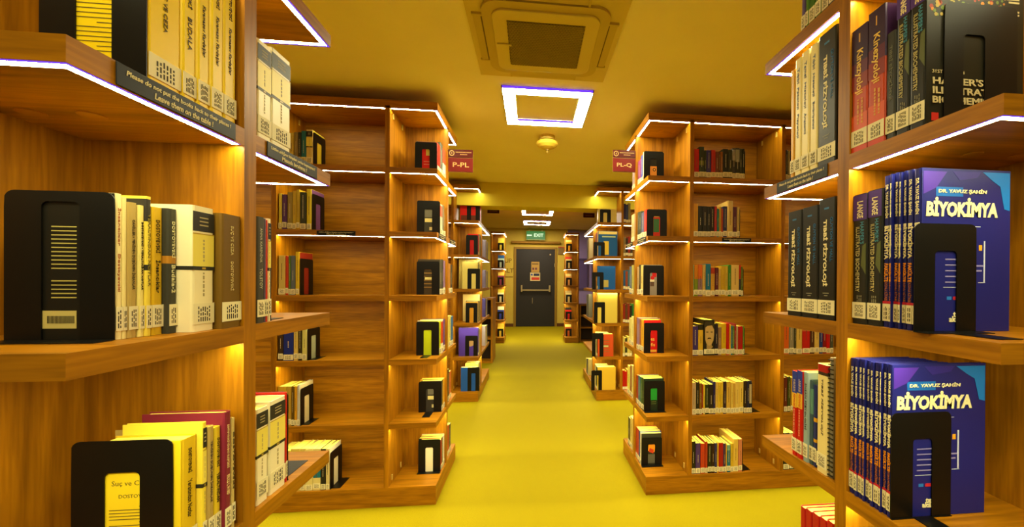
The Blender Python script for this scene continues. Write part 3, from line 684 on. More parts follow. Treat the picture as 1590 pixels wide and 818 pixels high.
RUNS=[
('LF','n','e',4,[
  (0.6262, 0.053, 0.265, 0.128, 0.014, 'ecc80c', {'t': 'DOSTOYEVSKİ|SUÇ VE CEZA', 'tc': '4a3c10', 'cov': 'f0d010', 'art': 'text', 'lab': 0.05}),
  (0.6795, 0.0255, 0.262, 0.14, 0.012, 'eccb10', {'t': 'DOSTOYEVSKİ|BUDALA', 'tc': '4a3c10', 'lab': 0.05}),
  (0.7053, 0.0241, 0.262, 0.14, 0.01, 'eccb10', {'t': 'DOSTOYEVSKİ|Karamazov Kardeşler', 'tc': '4a3c10', 'lab': 0.05}),
  (0.7297, 0.0263, 0.26, 0.14, 0.008, 'eccb14', {'t': 'DOSTOYEVSKİ|Karamazov Kardeşler', 'tc': '4a3c10', 'lab': 0.05}),
  (0.7567, 0.0296, 0.258, 0.14, 0.008, 'eccb10', {'t': 'DOSTOYEVSKİ|Karamazov Kardeşler', 'tc': '4a3c10', 'lab': 0.05}),
],(-0.6761, -0.5431, 0.164, 0.6242, {'win': (0.33, 0.67), 'tongue': 0.0}),None),
('LF','n','e',3,[
  (0.621, 0.0097, 0.206, 0.118, 0.05, 'efe0a0', {'t': 'İnsancıklar|Dostoyevski', 'tc': 'b06a40', 'cov': '17150f', 'art': 'backtext'}),
  (0.631, 0.006, 0.203, 0.14, 0.05, 'e8d890', {}),
  (0.6372, 0.0135, 0.197, 0.14, 0.048, 'b49a52', {'t': 'CAHİLLER • YENİDEN DÜŞÜNEN İNSANLAR', 'tc': '554a30'}),
  (0.651, 0.0072, 0.195, 0.14, 0.046, 'e6d67c', {'t': 'DOSTOYEVSKİ • YERALTINDAN NOTLAR', 'tc': '2a2410'}),
  (0.6586, 0.0085, 0.21, 0.14, 0.044, 'e8d048', {'t': 'YERALTINDAN NOTLAR', 'tc': '8a7a30', 'b': [(0.82, 0.98, '35322a'), (0.47, 0.51, '35322a')]}),
  (0.6674, 0.0187, 0.196, 0.14, 0.044, 'cfa81c', {'t': 'DOSTOYEVSKİ|İnsancıklar', 'tc': '33290c'}),
  (0.6864, 0.0148, 0.197, 0.14, 0.036, '3b3a2e', {'t': 'DOSTOYEVSKİ|Budala-2', 'tc': 'd8cf9a', 'b': [(0.56, 0.62, 'b07a24')]}),
  (0.7014, 0.0435, 0.206, 0.14, 0.014, 'efe4b4', {'style': 'cl', 'pg': 'f4ea40'}),
  (0.7482, 0.046, 0.201, 0.14, 0.004, '6f5216', {'t': 'SUÇ VE CEZA|DOSTOYEVSKİ', 'tc': 'cdb877'}),
],(-0.7119, -0.5782, 0.206, 0.619, {'win': (0.33, 0.68), 'wt': 0.07, 'tongue': 0.02, 'base': 1}),None),
('LF','n','e',2,[
  (0.6901, 0.0291, 0.195, 0.12, 0.02, 'e0be20', {'t': 'DOSTOYEVSKİ|Yeraltından Notlar', 'tc': '4a3c10', 'cov': 'e8cc20', 'art': 'title'}),
  (0.7195, 0.0085, 0.212, 0.119, 0.012, 'ead440', {'style': 'cl'}),
  (0.7283, 0.0133, 0.201, 0.14, 0.01, 'b49a52', {'t': 'YENİDEN DÜŞÜNEN İNSANLAR', 'tc': '554a30'}),
  (0.7424, 0.0135, 0.195, 0.14, 0.01, 'dcc02c', {'t': 'DOSTOYEVSKİ|YERALTINDAN', 'tc': '4a3c10'}),
  (0.7562, 0.0149, 0.217, 0.131, 0.004, '7c2436', {'t': "DOSTOYEVSKİ'NİN BATI ELEŞTİRİSİ|BRUCE K. WARD", 'tc': 'd6b878'}),
  (0.7748, 0.0086, 0.2, 0.14, 0.006, 'cdb870', {'t': 'DOSTOYEVSKİ', 'tc': '6a5a30'}),
],(-0.7019, -0.5604, 0.199, 0.6881, {'win': (0.32, 0.67), 'tongue': 0.0}),None),
('LF','f','e',4,[
  (0.8394, 0.0414, 0.195, 0.14, 0.006, 'efe6bc', {'style': 'cl'}),
  (0.8818, 0.0636, 0.202, 0.14, 0.006, 'efe6bc', {'style': 'cl'}),
],None,(0.2, {})),
('LF','f','e',3,[
  (0.8363, 0.0225, 0.21, 0.14, 0.004, '45433a', {'t': 'ANNA KARENİNA|TOLSTOY', 'tc': 'b9b49a'}),
  (0.862, 0.004, 0.209, 0.14, 0.006, '6a5a6a', {}),
  (0.8663, 0.0055, 0.207, 0.14, 0.006, 'c03018', {}),
  (0.8783, 0.0101, 0.212, 0.14, 0.01, 'ece2b8', {'style': 'cl'}),
],None,(0.2, {'flange': 0.06})),
('LF','f','e',2,[
  (0.8456, 0.0346, 0.192, 0.14, 0.01, 'efe6bc', {'style': 'cl'}),
  (0.8864, 0.052, 0.196, 0.14, 0.01, 'efe6bc', {'style': 'cl'}),
  (0.943, 0.0058, 0.2, 0.14, 0.012, 'c22418', {}),
],None,(0.2, {'flange': 0.1})),
('RF','n','e',4,[
  (0.627, 0.0289, 0.278, 0.197, 0.006, '1e1d16', {'cov': '1a180e', 'art': 'harper', 'style': 'harper', 'lab': 0.05}),
  (0.6564, 0.0267, 0.276, 0.14, 0.006, '1e1d16', {'style': 'harper', 'lab': 0.05}),
  (0.6846, 0.0209, 0.207, 0.14, 0.006, '33342e', {'t': 'TIBBİ BİYOKİMYA', 'tc': '6e6e5a', 'lab': 0.05}),
  (0.7058, 0.0382, 0.272, 0.14, 0.004, 'b8401a', {'style': 'kin', 'b': [(0.62, 1.0, '33183a')], 'lab': 0.06}),
  (0.7456, 0.0406, 0.262, 0.14, 0.004, 'b8401a', {'style': 'kin', 'b': [(0.62, 1.0, '33183a')], 'lab': 0.06}),
],(0.7215, 0.8691, 0.219, 0.625, {'win': (0.26, 0.55), 'tongue': 0.0}),None),
('RF','n','e',3,[
  (0.6362, 0.0139, 0.294, 0.182, 0.01, '1c2070', {'cov': '1c2070', 'art': 'biyo', 'style': 'biyo'}),
  (0.6522, 0.0118, 0.296, 0.19, 0.012, '1c2070', {'style': 'biyo'}),
  (0.6682, 0.0078, 0.298, 0.14, 0.016, '1c2070', {'style': 'biyo'}),
  (0.6764, 0.0045, 0.297, 0.14, 0.012, '1c2070', {'style': 'biyo'}),
  (0.687, 0.009, 0.3, 0.14, 0.018, '1c2070', {'style': 'biyo'}),
  (0.6964, 0.004, 0.299, 0.14, 0.012, '1c2070', {'style': 'biyo'}),
  (0.7038, 0.0139, 0.299, 0.14, 0.016, '1c2070', {'style': 'biyo'}),
  (0.718, 0.0325, 0.277, 0.14, 0.012, '25241c', {'style': 'harper'}),
  (0.7508, 0.0353, 0.275, 0.14, 0.01, '25241c', {'style': 'harper'}),
],(0.6768, 0.8015, 0.194, 0.6342, {'win': (0.33, 0.68), 'tongue': 0.1, 'base': 1}),None),
('RF','n','e',2,[
  (0.6868, 0.0087, 0.295, 0.204, 0.006, '1c2070', {'cov': '1c2070', 'art': 'biyo', 'style': 'biyo'}),
  (0.6978, 0.0086, 0.294, 0.14, 0.008, '1c2070', {'style': 'biyo'}),
  (0.7068, 0.004, 0.294, 0.14, 0.004, '1c2070', {'style': 'biyo'}),
  (0.7128, 0.0119, 0.293, 0.14, 0.006, '1c2070', {'style': 'biyo'}),
  (0.725, 0.0076, 0.292, 0.14, 0.004, '1c2070', {'style': 'biyo'}),
  (0.737, 0.0079, 0.292, 0.14, 0.008, '1c2070', {'style': 'biyo'}),
  (0.7452, 0.0056, 0.293, 0.14, 0.004, '1c2070', {'style': 'biyo'}),
  (0.7535, 0.0094, 0.292, 0.14, 0.006, '1c2070', {'style': 'biyo'}),
  (0.7632, 0.008, 0.291, 0.14, 0.004, '1c2070', {'style': 'biyo'}),
  (0.7738, 0.0124, 0.29, 0.14, 0.006, '1c2070', {'style': 'biyo'}),
],(0.6857, 0.8143, 0.203, 0.6848, {'win': (0.36, 0.68), 'tongue': 0.16}),None),
('RF','f','e',5,[
  (0.8378, 0.0249, 0.25, 0.14, 0.01, '44403a', {}),
  (0.8663, 0.0221, 0.25, 0.14, 0.012, '3c3a30', {}),
  (0.8887, 0.0191, 0.25, 0.14, 0.01, '54782a', {}),
  (0.9116, 0.0208, 0.25, 0.14, 0.012, '3c6a1c', {}),
  (0.9327, 0.0101, 0.25, 0.14, 0.01, '4a7a20', {}),
  (0.9468, 0.0148, 0.25, 0.14, 0.012, '5a4a8a', {}),
],None,None),
('RF','f','e',4,[
  (0.8305, 0.0573, 0.311, 0.14, 0.004, '26251c', {'style': 'guyton', 'lab': 0.055}),
  (0.89, 0.0258, 0.307, 0.14, 0.004, 'ecdc94', {'t': 'Tıbbi|Histoloji|Embriyoloji', 'tc': '3a5c8c'}),
  (0.9193, 0.0277, 0.307, 0.14, 0.004, 'ecdc94', {'t': 'Temel|Histoloji|Anatomi', 'tc': '3a5c8c'}),
  (0.948, 0.0244, 0.303, 0.14, 0.004, 'ecdc94', {'t': 'Tıbbi|Patoloji|Fizyoloji', 'tc': '3a5c8c'}),
  (0.9765, 0.016, 0.286, 0.14, 0.006, 'd8a01c', {}),
],None,None),
('RF','f','e',3,[
  (0.831, 0.054, 0.285, 0.14, 0.006, '1d1c16', {'style': 'guyton'}),
  (0.8861, 0.0563, 0.276, 0.14, 0.006, '1d1c16', {'style': 'guyton'}),
  (0.9441, 0.0557, 0.275, 0.14, 0.006, '1d1c16', {'style': 'guyton'}),
],None,None),
('RF','f','e',2,[
  (0.8378, 0.0128, 0.278, 0.14, 0.01, '8c8670', {'style': 'spiral'}),
  (0.8509, 0.0335, 0.258, 0.14, 0.006, 'e6d48c', {'t': 'TIBBİ FİZYOLOJİ', 'tc': '5a4a3a', 'ital': '1', 'b': [(0.93, 1.0, 'a82018'), (0.9, 0.93, '3a2c20')]}),
  (0.893, 0.0126, 0.2, 0.14, 0.012, '26306e', {'b': [(0.55, 0.6, 'd8a020'), (0.3, 0.34, 'd8a020')]}),
  (0.9062, 0.0122, 0.209, 0.14, 0.012, '3a5560', {'b': [(0.6, 0.9, '5f9080')]}),
  (0.9187, 0.0178, 0.226, 0.14, 0.008, '8fa6a4', {'t': 'İNSAN FİZYOLOJİSİ', 'tc': '2c2c3c'}),
  (0.9368, 0.0206, 0.225, 0.14, 0.006, 'c01812', {'style': 'netter'}),
  (0.9582, 0.0178, 0.22, 0.14, 0.006, 'c01812', {'style': 'netter'}),
],None,None),
('RF','f','e',1,[
  (0.8339, 0.0213, 0.263, 0.14, 0.01, 'b01818', {}),
  (0.8556, 0.0232, 0.257, 0.14, 0.01, 'b01818', {}),
  (0.8792, 0.0248, 0.253, 0.14, 0.01, 'b01818', {}),
  (0.9045, 0.0229, 0.249, 0.14, 0.01, 'b01818', {}),
  (0.9278, 0.0186, 0.244, 0.14, 0.01, 'b01818', {'cov': 'b01818'}),
],None,None),
('RM','n','e',5,[
  (2.4667, 0.02, 0.187, 0.134, 0.012, 'ddd8a0', {'cov': '201c14', 'art': 'owl'}),
  (2.4877, 0.0446, 0.177, 0.14, 0.012, '3c4a9a', {}),
  (2.5333, 0.0705, 0.162, 0.14, 0.012, '80346a', {}),
],(0.7083, 0.8373, 0.192, 2.4647, {}),None),
('RM','n','e',4,[
  (2.3938, 0.058, 0.173, 0.13, 0.012, 'c82414', {'cov': 'c03018', 'art': 'green'}),
  (2.4525, 0.058, 0.167, 0.13, 0.012, '50567a', {}),
  (2.5115, 0.0584, 0.183, 0.14, 0.012, '3a4438', {}),
  (2.5737, 0.0302, 0.186, 0.14, 0.012, '4a4a40', {}),
],(0.7095, 0.8374, 0.173, 2.3918, {}),None),
('RM','n','e',3,[
  (2.4609, 0.0565, 0.195, 0.124, 0.012, 'd9c070', {'cov': '8a8478', 'art': 'redspot'}),
  (2.5181, 0.0461, 0.198, 0.14, 0.012, '24221a', {}),
  (2.5649, 0.038, 0.187, 0.14, 0.012, 'b89a70', {}),
],(0.7083, 0.8439, 0.192, 2.4589, {}),None),
('RM','n','e',2,[
  (2.4391, 0.0575, 0.21, 0.112, 0.012, 'e0a828', {'cov': 'c01414', 'art': 'script'}),
  (2.4975, 0.0414, 0.208, 0.14, 0.012, '9a5a28', {}),
  (2.5399, 0.064, 0.212, 0.14, 0.012, '8a6c90', {}),
],(0.7091, 0.8406, 0.192, 2.4371, {}),None),
('RM','n','e',1,[
  (2.4248, 0.0394, 0.207, 0.128, 0.012, '203a20', {'cov': '1c2a18', 'art': 'greenbox'}),
  (2.4651, 0.0432, 0.203, 0.14, 0.012, '2c5a30', {}),
  (2.5092, 0.0533, 0.199, 0.14, 0.012, '2a6480', {}),
  (2.5633, 0.0405, 0.192, 0.14, 0.012, 'a03020', {}),
],(0.7087, 0.8424, 0.193, 2.4228, {'base': 1}),None),
('RM','n','e',0,[
  (2.4786, 0.0229, 0.204, 0.134, 0.012, 'ece0b0', {'cov': '2c2c20', 'art': 'flower'}),
  (2.5024, 0.0366, 0.209, 0.14, 0.012, '2c3c84', {}),
  (2.5398, 0.0641, 0.207, 0.14, 0.012, 'b02c20', {}),
],(0.7091, 0.8456, 0.178, 2.4766, {'base': 1}),None),
('LM','n','e',5,[
  (2.3966, 0.0745, 0.166, 0.11, 0.012, 'c81c10', {'cov': 'c81c10', 'art': 'yellowblk'}),
  (2.4719, 0.0642, 0.194, 0.14, 0.012, '55584e', {}),
  (2.5501, 0.0748, 0.184, 0.14, 0.012, 'b8482c', {'b': [(0.0, 0.5, 'e4dcb8')]}),
],(-0.6799, -0.5543, 0.164, 2.3946, {}),None),
('LM','n','e',4,[
  (2.4821, 0.0546, 0.188, 0.134, 0.012, 'cfc8a0', {'cov': '3c3c30', 'art': 'stickers', 'b': [(0.6, 0.95, 'd85020')]}),
  (2.5407, 0.0407, 0.194, 0.14, 0.012, '6a6a56', {}),
  (2.5856, 0.0393, 0.191, 0.14, 0.012, '8a5a14', {}),
],(-0.6911, -0.5552, 0.204, 2.4801, {}),None),
('LM','n','e',3,[
  (2.4702, 0.0634, 0.213, 0.127, 0.012, '4c4a3c', {'cov': '3c3222', 'art': 'stripes'}),
  (2.5367, 0.036, 0.218, 0.14, 0.012, '3a382e', {}),
  (2.5759, 0.0489, 0.213, 0.14, 0.012, 'd8cca8', {'b': [(0.2, 1.0, '8a6a94')]}),
],(-0.6878, -0.554, 0.202, 2.4682, {}),None),
('LM','n','e',2,[
  (2.4685, 0.0443, 0.203, 0.123, 0.012, 'b8c41c', {'cov': 'b6c414', 'art': 'plain'}),
  (2.5162, 0.0569, 0.205, 0.14, 0.012, 'e4dcc0', {'b': [(0.3, 0.95, 'c84018')]}),
  (2.5768, 0.0481, 0.205, 0.14, 0.012, '5c3c80', {}),
],(-0.6873, -0.554, 0.204, 2.4665, {'tongue': 0.09}),None),
('LM','n','e',1,[
  (2.5361, 0.0382, 0.192, 0.122, 0.012, '2c2a20', {'cov': '33302a', 'art': 'stickers'}),
  (2.5771, 0.0477, 0.192, 0.14, 0.012, 'd8a024', {}),
],(-0.6908, -0.554, 0.19, 2.5341, {'tongue': 0.1}),None),
('LM','n','e',0,[
  (2.5219, 0.0275, 0.195, 0.122, 0.012, 'b02418', {'cov': 'e4dcb4', 'art': 'plain'}),
  (2.5501, 0.0308, 0.196, 0.14, 0.012, '2c2a20', {}),
  (2.5842, 0.0406, 0.194, 0.14, 0.012, 'e8e0c0', {}),
],(-0.6869, -0.554, 0.2, 2.5199, {'base': 1}),None),
('LM','f','e',3,[
  (2.7364, 0.0594, 0.202, 0.14, 0.012, 'b0762c', {}),
  (2.7962, 0.0594, 0.196, 0.14, 0.012, '3a3628', {}),
],None,None),
('LM','f','e',2,[
  (2.7364, 0.0745, 0.213, 0.14, 0.012, 'dccb60', {}),
  (2.8134, 0.0766, 0.201, 0.14, 0.012, '2a6aa8', {}),
],None,None),
('LM','f','e',1,[
  (2.726, 0.0416, 0.218, 0.14, 0.012, '2a2018', {}),
  (2.7683, 0.0647, 0.194, 0.14, 0.012, 'c05828', {}),
],None,None),
('LM','f','e',0,[
  (2.7157, 0.054, 0.207, 0.14, 0.012, 'b0281c', {}),
  (2.7744, 0.0564, 0.194, 0.14, 0.012, '3a3428', {}),
],None,None),
('RM','f','e',5,[
  (2.6806, 0.0706, 0.146, 0.14, 0.012, 'a08a90', {}),
],None,None),
('RM','f','e',4,[
  (2.6806, 0.0889, 0.195, 0.14, 0.012, 'b8a060', {}),
],None,None),
('RM','f','e',3,[
  (2.698, 0.0568, 0.203, 0.14, 0.012, 'a8a04c', {}),
  (2.7607, 0.0556, 0.196, 0.14, 0.012, '50607c', {}),
],None,None),
('RM','f','e',2,[
  (2.6806, 0.0706, 0.207, 0.14, 0.012, 'e0d88c', {}),
  (2.7552, 0.063, 0.191, 0.14, 0.012, 'cdc070', {}),
],None,None),
('RM','f','e',1,[
  (2.6875, 0.0472, 0.229, 0.14, 0.012, 'cbbf70', {}),
  (2.7352, 0.0472, 0.223, 0.14, 0.012, '8a4a2c', {}),
  (2.7884, 0.0665, 0.205, 0.14, 0.012, 'd8cc58', {}),
],None,None),
('RM','f','e',0,[
  (2.698, 0.0678, 0.225, 0.14, 0.012, 'c8b060', {}),
  (2.7699, 0.056, 0.2, 0.14, 0.012, '30281c', {}),
],None,None),
('RM','n','1',5,[
  (0.9897, 0.0311, 0.175, 0.135, 0.012, 'b41c10', {}),
  (1.0215, 0.0319, 0.19, 0.135, 0.012, '2c3426', {'b': [(0.4, 0.55, '6a6a20')]}),
  (1.0537, 0.0138, 0.169, 0.135, 0.012, '2a3424', {}),
  (1.0679, 0.0299, 0.17, 0.135, 0.012, '332c78', {}),
  (1.0981, 0.0285, 0.173, 0.135, 0.012, 'a82012', {}),
  (1.1273, 0.0197, 0.164, 0.135, 0.012, '6e3a26', {}),
  (1.1473, 0.0122, 0.165, 0.135, 0.012, '5e3c1a', {}),
  (1.1599, 0.014, 0.165, 0.135, 0.012, '8a5010', {}),
  (1.1746, 0.0352, 0.183, 0.135, 0.012, '24241a', {}),
  (1.2105, 0.0245, 0.178, 0.135, 0.012, '33331f', {}),
  (1.2357, 0.0202, 0.19, 0.135, 0.012, '3a3430', {'b': [(0.6, 0.95, '8c8478')]}),
  (1.2566, 0.0271, 0.192, 0.135, 0.012, '2e2c20', {'b': [(0.55, 0.95, '8c8a78')]}),
  (1.2841, 0.0159, 0.189, 0.135, 0.012, '3c3c28', {}),
  (1.3004, 0.016, 0.189, 0.135, 0.012, '2a2c1c', {}),
],None,(0.15, {})),
('RM','n','1',4,[
  (0.9883, 0.0289, 0.204, 0.135, 0.012, 'c89018', {'logo': '1'}),
  (1.0179, 0.0276, 0.19, 0.135, 0.012, '24231a', {}),
  (1.0459, 0.0298, 0.19, 0.135, 0.012, '28241c', {}),
  (1.076, 0.021, 0.189, 0.135, 0.012, '22221a', {}),
  (1.0974, 0.0246, 0.19, 0.135, 0.012, '2a1c14', {}),
  (1.1223, 0.0168, 0.191, 0.135, 0.012, 'a82014', {}),
  (1.1395, 0.0129, 0.176, 0.135, 0.012, '107068', {}),
  (1.1527, 0.014, 0.188, 0.135, 0.012, 'b08c18', {}),
  (1.167, 0.0111, 0.178, 0.135, 0.012, 'b84018', {}),
  (1.1785, 0.0258, 0.192, 0.135, 0.012, '2c2c54', {}),
  (1.2046, 0.0333, 0.226, 0.2, 0.004, 'c8aa60', {}),
  (1.2425, 0.0256, 0.191, 0.135, 0.012, '562030', {}),
  (1.2685, 0.0177, 0.191, 0.135, 0.012, 'b89a50', {}),
],None,(0.15, {})),
('RM','n','1',3,[
  (0.9854, 0.0095, 0.193, 0.135, 0.012, '8aa060', {}),
  (0.9953, 0.0237, 0.193, 0.135, 0.012, 'c87a10', {'b': [(0.0, 0.55, '7a8c18')]}),
  (1.0197, 0.0276, 0.195, 0.135, 0.012, 'cc6420', {'b': [(0.0, 0.55, '8a6a70')]}),
  (1.048, 0.0206, 0.195, 0.135, 0.012, 'c0a050', {}),
  (1.0693, 0.032, 0.2, 0.135, 0.012, '1c6a8c', {'b': [(0.0, 0.2, 'c8bc80')]}),
  (1.1024, 0.025, 0.186, 0.135, 0.012, 'c0902c', {'b': [(0.75, 0.95, 'a83414')]}),
  (1.1291, 0.0225, 0.177, 0.135, 0.012, '5a2028', {}),
  (1.1524, 0.015, 0.171, 0.135, 0.012, 'c8a050', {}),
  (1.1681, 0.0255, 0.188, 0.135, 0.012, 'c09c20', {}),
  (1.1939, 0.0194, 0.188, 0.135, 0.012, 'bfa030', {}),
  (1.2141, 0.0191, 0.195, 0.135, 0.012, '3a7a24', {}),
  (1.2342, 0.0517, 0.195, 0.135, 0.012, 'd0b060', {}),
  (1.2866, 0.0112, 0.196, 0.135, 0.012, 'b02010', {'b': [(0.0, 0.55, '2a2430')]}),
  (1.2986, 0.0134, 0.183, 0.135, 0.012, '5a6a20', {}),
],None,(0.15, {})),
('RM','n','1',2,[
  (0.9845, 0.0385, 0.18, 0.135, 0.012, '3e2e6c', {}),
  (1.0238, 0.0315, 0.192, 0.135, 0.012, 'd0a828', {'b': [(0.82, 1.0, '2a2818')]}),
  (1.0574, 0.0684, 0.22, 0.19, 0.006, '262214', {'style': 'portrait'}),
  (1.1295, 0.023, 0.194, 0.135, 0.012, '24202c', {}),
  (1.1528, 0.0207, 0.172, 0.135, 0.012, '8a6a4c', {}),
  (1.1739, 0.0304, 0.195, 0.135, 0.012, 'c8a414', {}),
  (1.2051, 0.0196, 0.197, 0.135, 0.012, 'b81810', {}),
  (1.2255, 0.0104, 0.189, 0.135, 0.012, 'd8a420', {}),
  (1.2363, 0.01, 0.18, 0.135, 0.012, '1c6a8c', {}),
  (1.2467, 0.0124, 0.18, 0.135, 0.012, '5c7420', {}),
  (1.2594, 0.0112, 0.195, 0.135, 0.012, '8c1a24', {}),
  (1.271, 0.0112, 0.18, 0.135, 0.012, 'b09a70', {}),
  (1.283, 0.0306, 0.178, 0.135, 0.012, 'a81410', {}),
  (1.3145, 0.0089, 0.179, 0.135, 0.012, '5c8020', {}),
],None,(0.15, {})),
('RM','n','1',1,[
  (0.9845, 0.0283, 0.197, 0.135, 0.012, 'b09870', {}),
  (1.0136, 0.0201, 0.2, 0.135, 0.012, '2c2614', {}),
  (1.0344, 0.0159, 0.192, 0.135, 0.012, '7a5210', {}),
  (1.0507, 0.0076, 0.186, 0.135, 0.012, '90241c', {}),
  (1.0587, 0.0125, 0.186, 0.135, 0.012, 'd0b028', {}),
  (1.0716, 0.0228, 0.184, 0.135, 0.012, '2a3414', {}),
  (1.0948, 0.0298, 0.185, 0.135, 0.012, '2a2218', {}),
  (1.1254, 0.0126, 0.199, 0.135, 0.012, '28245c', {}),
  (1.1384, 0.0168, 0.197, 0.135, 0.012, 'd0ac48', {}),
  (1.1556, 0.0153, 0.197, 0.135, 0.012, 'd2b02c', {}),
  (1.1713, 0.0169, 0.197, 0.135, 0.012, 'd0aa28', {}),
  (1.189, 0.0196, 0.2, 0.135, 0.012, '2c1c28', {}),
  (1.2093, 0.0277, 0.199, 0.135, 0.012, 'c8a03c', {}),
  (1.2379, 0.0174, 0.193, 0.135, 0.012, 'd4b450', {}),
  (1.2556, 0.0112, 0.189, 0.135, 0.012, 'caa040', {}),
  (1.2672, 0.0252, 0.198, 0.135, 0.012, 'd8b858', {}),
  (1.2928, 0.0287, 0.197, 0.135, 0.012, 'd8b850', {}),
  (1.3223, 0.0202, 0.201, 0.135, 0.012, '2c2014', {}),
  (1.3429, 0.0171, 0.2, 0.135, 0.012, '24243c', {}),
  (1.3604, 0.0156, 0.2, 0.135, 0.012, '24283c', {'b': [(0.3, 0.9, 'b0a078')]}),
],None,(0.15, {'flange': 0.06})),
('RM','n','1',0,[
  (0.9845, 0.0274, 0.199, 0.135, 0.012, '221e12', {}),
  (1.0135, 0.0295, 0.187, 0.135, 0.012, '4a306c', {}),
  (1.0442, 0.0275, 0.185, 0.135, 0.012, 'b83a18', {}),
  (1.0742, 0.0154, 0.195, 0.135, 0.012, 'b03818', {}),
  (1.0908, 0.0244, 0.184, 0.135, 0.012, '28260f', {}),
  (1.1157, 0.02, 0.183, 0.135, 0.012, '341e14', {}),
  (1.136, 0.0159, 0.184, 0.135, 0.012, '30305c', {}),
  (1.1524, 0.0094, 0.185, 0.135, 0.012, 'd8a820', {}),
  (1.1622, 0.0287, 0.185, 0.135, 0.012, 'a01410', {}),
  (1.1912, 0.0176, 0.18, 0.135, 0.012, '48304a', {}),
  (1.2093, 0.0062, 0.176, 0.135, 0.012, 'd8a820', {}),
  (1.2163, 0.023, 0.17, 0.135, 0.012, '14607c', {'b': [(0.8, 1.0, '6a9a80')]}),
  (1.2401, 0.0169, 0.178, 0.135, 0.012, 'c8a424', {}),
  (1.2574, 0.0322, 0.205, 0.19, 0.012, 'd4b048', {}),
  (1.2909, 0.0244, 0.204, 0.19, 0.012, 'c07850', {}),
],None,(0.15, {'flange': 0.06})),
('RM','n','2',5,[
  (1.5902, 0.013, 0.193, 0.135, 0.012, '33343c', {}),
  (1.6045, 0.0161, 0.189, 0.135, 0.012, '8a8464', {}),
  (1.6219, 0.0139, 0.19, 0.135, 0.012, '40305c', {}),
],None,None),
('RM','n','2',2,[
  (1.5864, 0.0353, 0.24, 0.135, 0.012, 'cc5c14', {}),
  (1.6236, 0.0317, 0.24, 0.135, 0.012, '867e64', {}),
  (1.6557, 0.0165, 0.24, 0.135, 0.012, '3a3a24', {}),
  (1.6733, 0.0382, 0.24, 0.135, 0.012, 'cfae50', {}),
  (1.7145, 0.0504, 0.24, 0.135, 0.012, 'b81c14', {'b': [(0.6, 0.9, 'c06a38')]}),
  (1.7657, 0.0302, 0.24, 0.135, 0.012, '4c2a12', {}),
  (1.7967, 0.0326, 0.24, 0.135, 0.012, 'ccaa54', {}),
  (1.8304, 0.0235, 0.24, 0.135, 0.012, '1c3478', {}),
  (1.8543, 0.0232, 0.24, 0.135, 0.012, '801414', {}),
  (1.8779, 0.0256, 0.24, 0.135, 0.012, 'b80c0c', {}),
  (1.9038, 0.0229, 0.24, 0.135, 0.012, '44483a', {}),
],None,None),
('RM','n','2',1,[
  (1.5902, 0.0239, 0.217, 0.135, 0.012, '5c2418', {}),
  (1.6163, 0.0196, 0.221, 0.135, 0.012, '3c4416', {}),
  (1.6381, 0.0262, 0.216, 0.135, 0.012, 'b08c30', {}),
],None,None),
('RM','n','2',0,[
  (1.5902, 0.0392, 0.231, 0.135, 0.012, '24201a', {}),
  (1.6315, 0.0415, 0.229, 0.135, 0.012, '3a4420', {}),
],None,None),
('LM','n','1',5,[
  (-1.3955, 0.0249, 0.165, 0.135, 0.012, 'c8b070', {}),
  (-1.369, 0.0249, 0.173, 0.135, 0.012, '3a3428', {}),
  (-1.3424, 0.0233, 0.171, 0.135, 0.012, 'd0b850', {}),
  (-1.3174, 0.02, 0.176, 0.135, 0.012, '8c7a4c', {}),
  (-1.2963, 0.0157, 0.177, 0.135, 0.012, '34342a', {}),
  (-1.2796, 0.0248, 0.185, 0.135, 0.012, '1c6c84', {}),
  (-1.2538, 0.0337, 0.193, 0.135, 0.012, 'd8c070', {'style': 'cl'}),
],None,(0.15, {'oblique': 1.0, 'tongue': 0.0, 'cov': 'e0c830'})),
('LM','n','1',4,[
  (-1.3955, 0.0156, 0.199, 0.135, 0.012, 'd8c848', {}),
  (-1.3783, 0.0243, 0.194, 0.135, 0.012, '56306c', {}),
  (-1.3507, 0.026, 0.207, 0.135, 0.012, '94803c', {}),
  (-1.3241, 0.0184, 0.215, 0.135, 0.012, 'c0a028', {}),
  (-1.3047, 0.0184, 0.223, 0.135, 0.012, 'b89c28', {}),
  (-1.2849, 0.0312, 0.209, 0.135, 0.012, '38381f', {}),
  (-1.2504, 0.0252, 0.228, 0.135, 0.012, 'd0bc20', {}),
],None,(0.15, {'oblique': 1.0, 'cov': '7a4a80'})),
('LM','n','1',3,[
  (-1.3955, 0.0348, 0.22, 0.135, 0.012, 'c8b060', {}),
  (-1.3597, 0.0156, 0.218, 0.135, 0.012, 'c03818', {}),
  (-1.3434, 0.0103, 0.219, 0.135, 0.012, '5a7a38', {}),
  (-1.3321, 0.0234, 0.219, 0.135, 0.012, '5c6470', {}),
  (-1.3074, 0.0201, 0.241, 0.135, 0.012, 'd0b020', {}),
],None,(0.15, {'oblique': 1.0, 'solid': 1.0, 'cov': '8a2414'})),
('LM','n','1',2,[
  (-1.3955, 0.0249, 0.187, 0.135, 0.012, '3a2a1c', {}),
  (-1.3687, 0.0519, 0.186, 0.135, 0.012, '1c2c84', {}),
  (-1.3157, 0.0227, 0.186, 0.135, 0.012, 'd0b45c', {}),
  (-1.292, 0.0194, 0.186, 0.135, 0.012, '3c3418', {}),
  (-1.2719, 0.0248, 0.186, 0.135, 0.012, 'c8c070', {}),
],None,(0.15, {'oblique': 1.0, 'cov': 'b0b890'})),
('LM','n','1',1,[
  (-1.3955, 0.0415, 0.222, 0.135, 0.012, 'c09828', {}),
  (-1.353, 0.0256, 0.222, 0.135, 0.012, 'b08c30', {}),
  (-1.3267, 0.0147, 0.221, 0.135, 0.012, '5c4414', {}),
